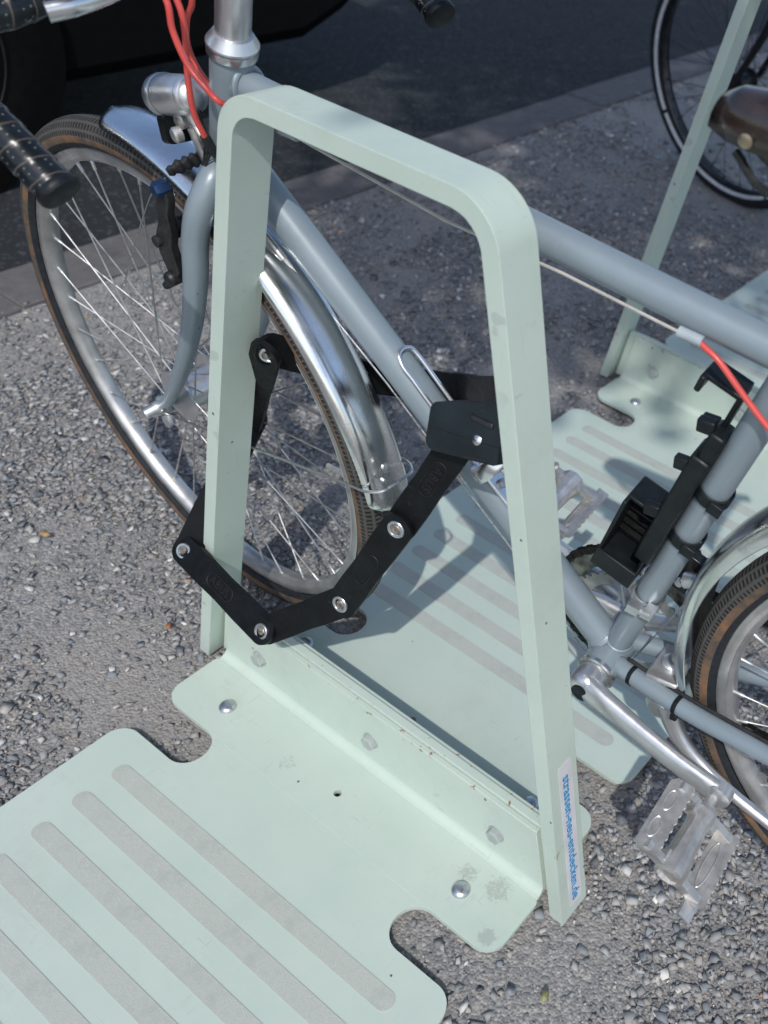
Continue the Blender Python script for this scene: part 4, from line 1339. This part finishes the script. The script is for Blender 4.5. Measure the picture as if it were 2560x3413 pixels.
for nm in ('R1', 'R2', 'R3', 'R4', 'R5', 'R6'):
    i = order.index(nm)
    nr = seen[i - 1][5] + seen[i][5]; nr /= np.linalg.norm(nr)
    top_ = max(seen[i - 1][7], seen[i][7]) + .0030
    v, f = lathe([(.0100, -.001), (.0100, .0010), (.0093, .0018), (.0072, .0018), (.0062, .0006), (.0062, -.0006)], RV[nm] + nr * top_, RV[nm] + nr, 32, False)
    rv_ = make('rivet', v, f, 'zinc', lock, xf=LX, smooth=40)
    v, f = lathe([(.0063, .0001), (.0050, .0002), (.0042, .0010), (.0006, .0012)], RV[nm] + nr * top_, RV[nm] + nr, 24, False)
    make('rivet_core', v, f, 'rivet_brown', rv_, xf=LX, smooth=40)
# lock head
d0 = (RV['A'] - RV['R1']); d0 /= np.linalg.norm(d0)
hx = arr((.080, .014, .018)); hx /= np.linalg.norm(hx)            # along the head, to the right
hn = arr((0.10, -.85, .42)); hn = hn - hx * np.dot(hn, hx); hn /= np.linalg.norm(hn)
hy = np.cross(hn, hx); hy = hy if hy[2] > 0 else -hy
hc = arr((-.500, .605, .578))
outl = rounded([(-.043, -.026, .010), (.002, -.0285, .004), (.037, -.030, .004), (.039, .012, .006), (.030, .034, .014), (.006, .022, .012), (-.040, .020, .009)], 6)
v, f = prism(outl, [], lambda x, y: hc + hx * x + hy * y - hn * .021, lambda x, y: hc + hx * x + hy * y + hn * .017)
head = make('lock_head', v, f, 'lock_body', lock, xf=LX, smooth=40, bevel=.004, bseg=3)
seam = [hc + hx * x + hy * y + hn * .0172 for x, y in ((-.041, -.004), (-.01, -.008), (.02, -.011), (.037, -.012))]
make('seam', *tube(seam, .0004, 6), 'emboss_black', head, xf=LX)
v, f = box(hc + hx * .017 + hy * .009 + hn * .0172, hx * .0125 - hy * .003, hy * .0030, hn * .0016)
make('key_cover', v, f, 'black_metal', head, xf=LX, bevel=.0012)
v, f = box(hc + hx * .014 - hy * .0265 + hn * .0165, hx * .012, hy * .0012, hn * .001)
make('slot', v, f, 'emboss_black', head, xf=LX)
v, f = lathe([(.0048, 0), (.0048, .0012), (.0034, .0022), (.0005, .0026)], hc + hx * .014 - hy * .009 + hn * .0168, hc + hx * .014 - hy * .009 + hn, 18, False)
make('pin', v, f, 'steel', head, xf=LX)

# ------------------------------------------------------------------ second bicycle beyond the far stand
def axes(az, le):
    n_ = arr((math.cos(le) * math.sin(az), math.cos(le) * math.cos(az), math.sin(le)))
    x_ = arr((math.cos(az), -math.sin(az), 0))
    u_ = np.cross(x_, n_)
    return x_, n_, u_
x2, n2, u2 = axes(math.radians(13.5), math.radians(8))
bike2 = empty('bicycle', matrix=basis_matrix(x2, n2, u2, (-1.229, 2.591, 0)))
tag(bike2, 'black bicycle at the upper right edge, tyre with white reflective stripe', 'bicycle')
xf2 = lambda v: arr(v) + arr((0, 0, .340))
mt2 = dict(rim='dark_rim', tread='tyre_black', wall='tyre_black', hub='black_metal', spoke='black_metal', stripe=((-232, -148), (-146, -62), (-60, 24), (26, 110)))
build_wheel('front_wheel', bike2, xf2, 0.356, 0.028, 32, .02, .03, .03, 0, mt2, 0.2)
h2 = [(.185, .70), (.225, .86)]
for s_ in (-1, 1):
    P('fork_blade', tube(catmull([fr(.182, .69, s_ * .012), fr(.172, .66, s_ * .045), fr(.10, .50, s_ * .05), fr(.012, .345, s_ * .052)], 6), [.014, .013, .011, .008], 14), 'black_metal', bike2)
P('frame', join(tube([fr(.180, .69), fr(.228, .87)], .019, 18), tube([fr(.220, .83), fr(.75, .56)], .016, 18), tube([fr(.190, .72), fr(.62, .29)], .019, 18), tube([fr(.62, .29), fr(.78, .80)], .016, 18),
                tube([fr(.62, .29), fr(1.06, .34)], .010, 12), tube([fr(.76, .70), fr(1.06, .34)], .009, 12)), 'black_metal', bike2)
build_wheel('rear_wheel', bike2, lambda v: arr(v) + arr((1.06, 0, .340)), 0.356, 0.028, 32, .02, .03, .03, 0, mt2, 0.2)
P('handlebar', tube(catmull([fr(.36, .99, -.30), fr(.24, 1.0, -.18), fr(.19, .99, 0), fr(.24, 1.0, .18), fr(.36, .99, .30)], 6), .013, 14), 'black_metal', bike2)
P('stem', tube([fr(.225, .86), fr(.25, .96), fr(.19, .99)], .014, 14), 'black_metal', bike2)
P('seatpost', tube([fr(.775, .79), fr(.81, .92)], .013, 14), 'black_metal', bike2)
P('saddle', join(box(fr(.80, .945), arr((.13, 0, 0)), arr((0, .03, 0)), arr((0, 0, .018))), box(fr(.88, .945), arr((.06, 0, 0)), arr((0, .07, 0)), arr((0, 0, .018)))), 'black_rubber', bike2, bevel=.012, bseg=3)

# ------------------------------------------------------------------ parked car at the kerb, upper left
car = empty('parked_car', (-3.30, -0.35, 0))
tag(car, 'black car parked on the road behind the bicycle, only its dark lower side in view', 'car')
CXF = lambda v: arr(v) - arr((-3.30, -0.35, 0))
# half-profile along y (front -2.45 .. rear +1.95 in world), swept in sections across x
side = [(-2.45, .42), (-2.40, .28), (-2.2, .20), (2.08, .20), (2.26, .27), (2.34, .45), (2.35, .80), (2.26, 1.02), (2.05, 1.40), (1.75, 1.48), (-.10, 1.47), (-.55, 1.38), (-1.25, .98), (-2.15, .86), (-2.42, .68)]
V, F = [], []
secs = [(-2.42, .0, 1.0), (-2.50, .02, 1.0), (-3.3, .02, 1.0), (-4.10, .02, 1.0), (-4.18, .0, 1.0)]
for (x, infl, s_) in secs:
    for (y, z) in side:
        xx = x
        if z > .95:
            xx = -3.3 + (x + 3.3) * (1 - .30 * (z - .95) / .53)
        V.append((xx, y * s_, z))
m_ = len(side)
for i in range(len(secs) - 1):
    for k in range(m_):
        k2 = (k + 1) % m_
        F.append((i * m_ + k, i * m_ + k2, (i + 1) * m_ + k2, (i + 1) * m_ + k))
F.append(tuple(range(m_))); F.append(tuple((len(secs) - 1) * m_ + k for k in range(m_)))
make('body', V, F, 'car_black', car, xf=CXF, bevel=.04, bseg=3, smooth=50)
v, f = box((-2.425, -.31, .235), (.022, 0, 0), (0, .95, 0), (0, 0, .055)); make('sill_trim', v, f, 'car_trim', car, xf=CXF, bevel=.012)
v, f = box((-3.3, 2.33, .40), (.80, 0, 0), (0, .05, 0), (0, 0, .13)); make('rear_bumper', v, f, 'car_trim', car, xf=CXF, bevel=.03, bseg=3)
for x_s in (-1, 1):
    v, f = box((-3.3 + x_s * .70, 2.325, .88), (.10, 0, 0), (0, .02, 0), (0, 0, .10)); make('tail_lamp', v, f, 'red_lens', car, xf=CXF, bevel=.015)
    v, f = prism([(-1.05, 1.00), (1.85, 1.00), (1.70, 1.36), (-.45, 1.36)], [], lambda y, z: (-3.3 + x_s * (.885 - .28 * (z - .95) / .53), y, z), lambda y, z: (-3.3 + x_s * (.895 - .28 * (z - .95) / .53), y, z))
    make('side_window', v, f, 'car_glass', car, xf=CXF)
    for wy in (-1.62, 1.00):
        cx_ = -3.3 + x_s * .80
        p0, p1 = (cx_ - x_s * .11, wy, .315), (cx_ + x_s, wy, .315)
        v, f = lathe([(.20, .0), (.29, .005), (.315, .03), (.318, .10), (.314, .19), (.295, .215), (.245, .222), (.215, .214), (.212, .19)], p0, p1, 48, False)
        wh = make('wheel', v, f, 'car_tyre', car, xf=CXF)
        v, f = lathe([(.214, .19), (.216, .212), (.205, .216), (.195, .200), (.185, .150), (.05, .150), (.045, .185), (.0005, .187)], p0, p1, 48, False)
        sp5 = [(v, f)]
        for k in range(5):
            a = 2 * PI * k / 5 + .3
            q0 = arr(p0) + arr((x_s * .182, 0, 0))
            sp5.append(tube([q0, q0 + arr((x_s * .006, .19 * math.cos(a), .19 * math.sin(a)))], [.035, .022], 8, flat=.35, ref=(1, 0, 0)))
        make('rim', *join(*sp5), 'car_rim', wh, xf=CXF)
        v, f = lathe([(.345, 0), (.355, .02), (.345, .04)], (cx_ + x_s * .065, wy, .315), p1, 40, True)
        make('arch_liner', v, f, 'car_trim', car, xf=CXF)

# ------------------------------------------------------------------ small loose things on the gravel
def leaf(name, loc, size, rot, mat_col, label):
    if 'leaf_' + name not in M:
        simple('leaf_' + name, mat_col, .7, 0, var=.25, scale=120)
    pts = [(0, -.5), (.22, -.3), (.30, 0), (.20, .32), (0, .55), (-.2, .32), (-.28, 0), (-.2, -.3)]
    V = [(0, 0, .12)] + [(x, y, .03 + .10 * abs(x)) for x, y in pts]
    F = [(0, 1 + i, 1 + (i + 1) % 8) for i in range(8)]
    o = make('fallen_leaf', arr(V) * size, F, 'leaf_' + name, smooth=60)
    so_ = o.modifiers.new('thick', 'SOLIDIFY'); so_.thickness = .0005
    o.location = loc; o.rotation_euler = rot
    tag(o, label, 'leaf', 'fallen leaves on the gravel')
leaf('rust', (-0.988, 0.548, 0.005), .012, (.2, .1, .6), (.30, .11, .03), 'small rust-brown leaf on the gravel by the left foot of the near stand')
leaf('ochre', (-1.275, 0.545, 0.004), .017, (.1, -.1, 1.9), (.40, .24, .10), 'pale ochre leaf lying on the gravel at the left edge')
leaf('olive', (-0.255, 0.475, 0.005), .015, (.1, .2, .2), (.22, .22, .10), 'olive leaf fragment on the gravel at bottom right')

# ------------------------------------------------------------------ street tree whose crown shades the gravel behind the stands
tree = empty('street_tree', (3.8, -1.6, 0))
tag(tree, 'street tree beside the stands, out of the picture, its leaves shading the gravel', 'tree')
TX = lambda v: arr(v) - arr((3.8, -1.6, 0))
for nm_, col_ in (('bark', (.11, .085, .065)),):
    simple(nm_, col_, .9, 0, var=.3, scale=14, bump=.6, bscale=40)
simple('leaf_green', (.055, .105, .03), .55, 0, var=.3, scale=6)
trunk = [tube(catmull([(3.8, -1.6, -.05), (3.78, -1.58, 1.2), (3.7, -1.5, 2.4), (3.5, -1.2, 3.4), (3.3, -.9, 4.3)], 6), [.17, .14, .12, .09, .05], 14)]
LOBES = [((.95, .02, 3.75), (1.10, .86, .40), 5400), ((.10, .40, 3.95), (1.05, 1.0, .45), 5000), ((-.80, .85, 4.0), (1.0, .95, .4), 4300), ((1.25, .95, 4.1), (1.1, .9, .45), 3600), ((-.2, 1.7, 4.2), (1.3, 1.0, .4), 4000),
         ((.24, -.86, 3.7), (.62, .34, .30), 1800), ((4.6, -1.2, 4.6), (.8, .8, .6), 1200)]
for (cx_, cy_, cz_), _, _ in LOBES:
    trunk.append(tube(catmull([(3.58, -1.32, 3.0), ((3.5 + cx_) / 2, (-1.1 + cy_) / 2, 3.55), (cx_, cy_, cz_ - .05)], 5), [.06, .035, .012], 8))
make('trunk', *join(*trunk), 'bark', tree, xf=TX)
LV, LF = [], []
for (c_, r_, n_) in LOBES:
    cl = [arr(c_) + arr(r_) * v_ / max(1e-6, np.linalg.norm(v_)) * (rng.random() ** .4) for v_ in rng.normal(0, 1, (70, 3))]
    for _ in range(n_):
        q_ = cl[int(rng.integers(len(cl)))] + rng.normal(0, .12, 3)
        a_ = rng.normal(0, 1, 3); a_ /= np.linalg.norm(a_)
        b_ = np.cross(a_, rng.normal(0, 1, 3)); b_ /= np.linalg.norm(b_)
        L_ = rng.uniform(.035, .06)
        k_ = len(LV)
        LV += [q_ - a_ * L_, q_ + b_ * L_ * .55, q_ + a_ * L_, q_ - b_ * L_ * .55]
        LF.append((k_, k_ + 1, k_ + 2, k_ + 3))
crown = make('crown', LV, LF, 'leaf_green', tree, xf=TX, smooth=0)
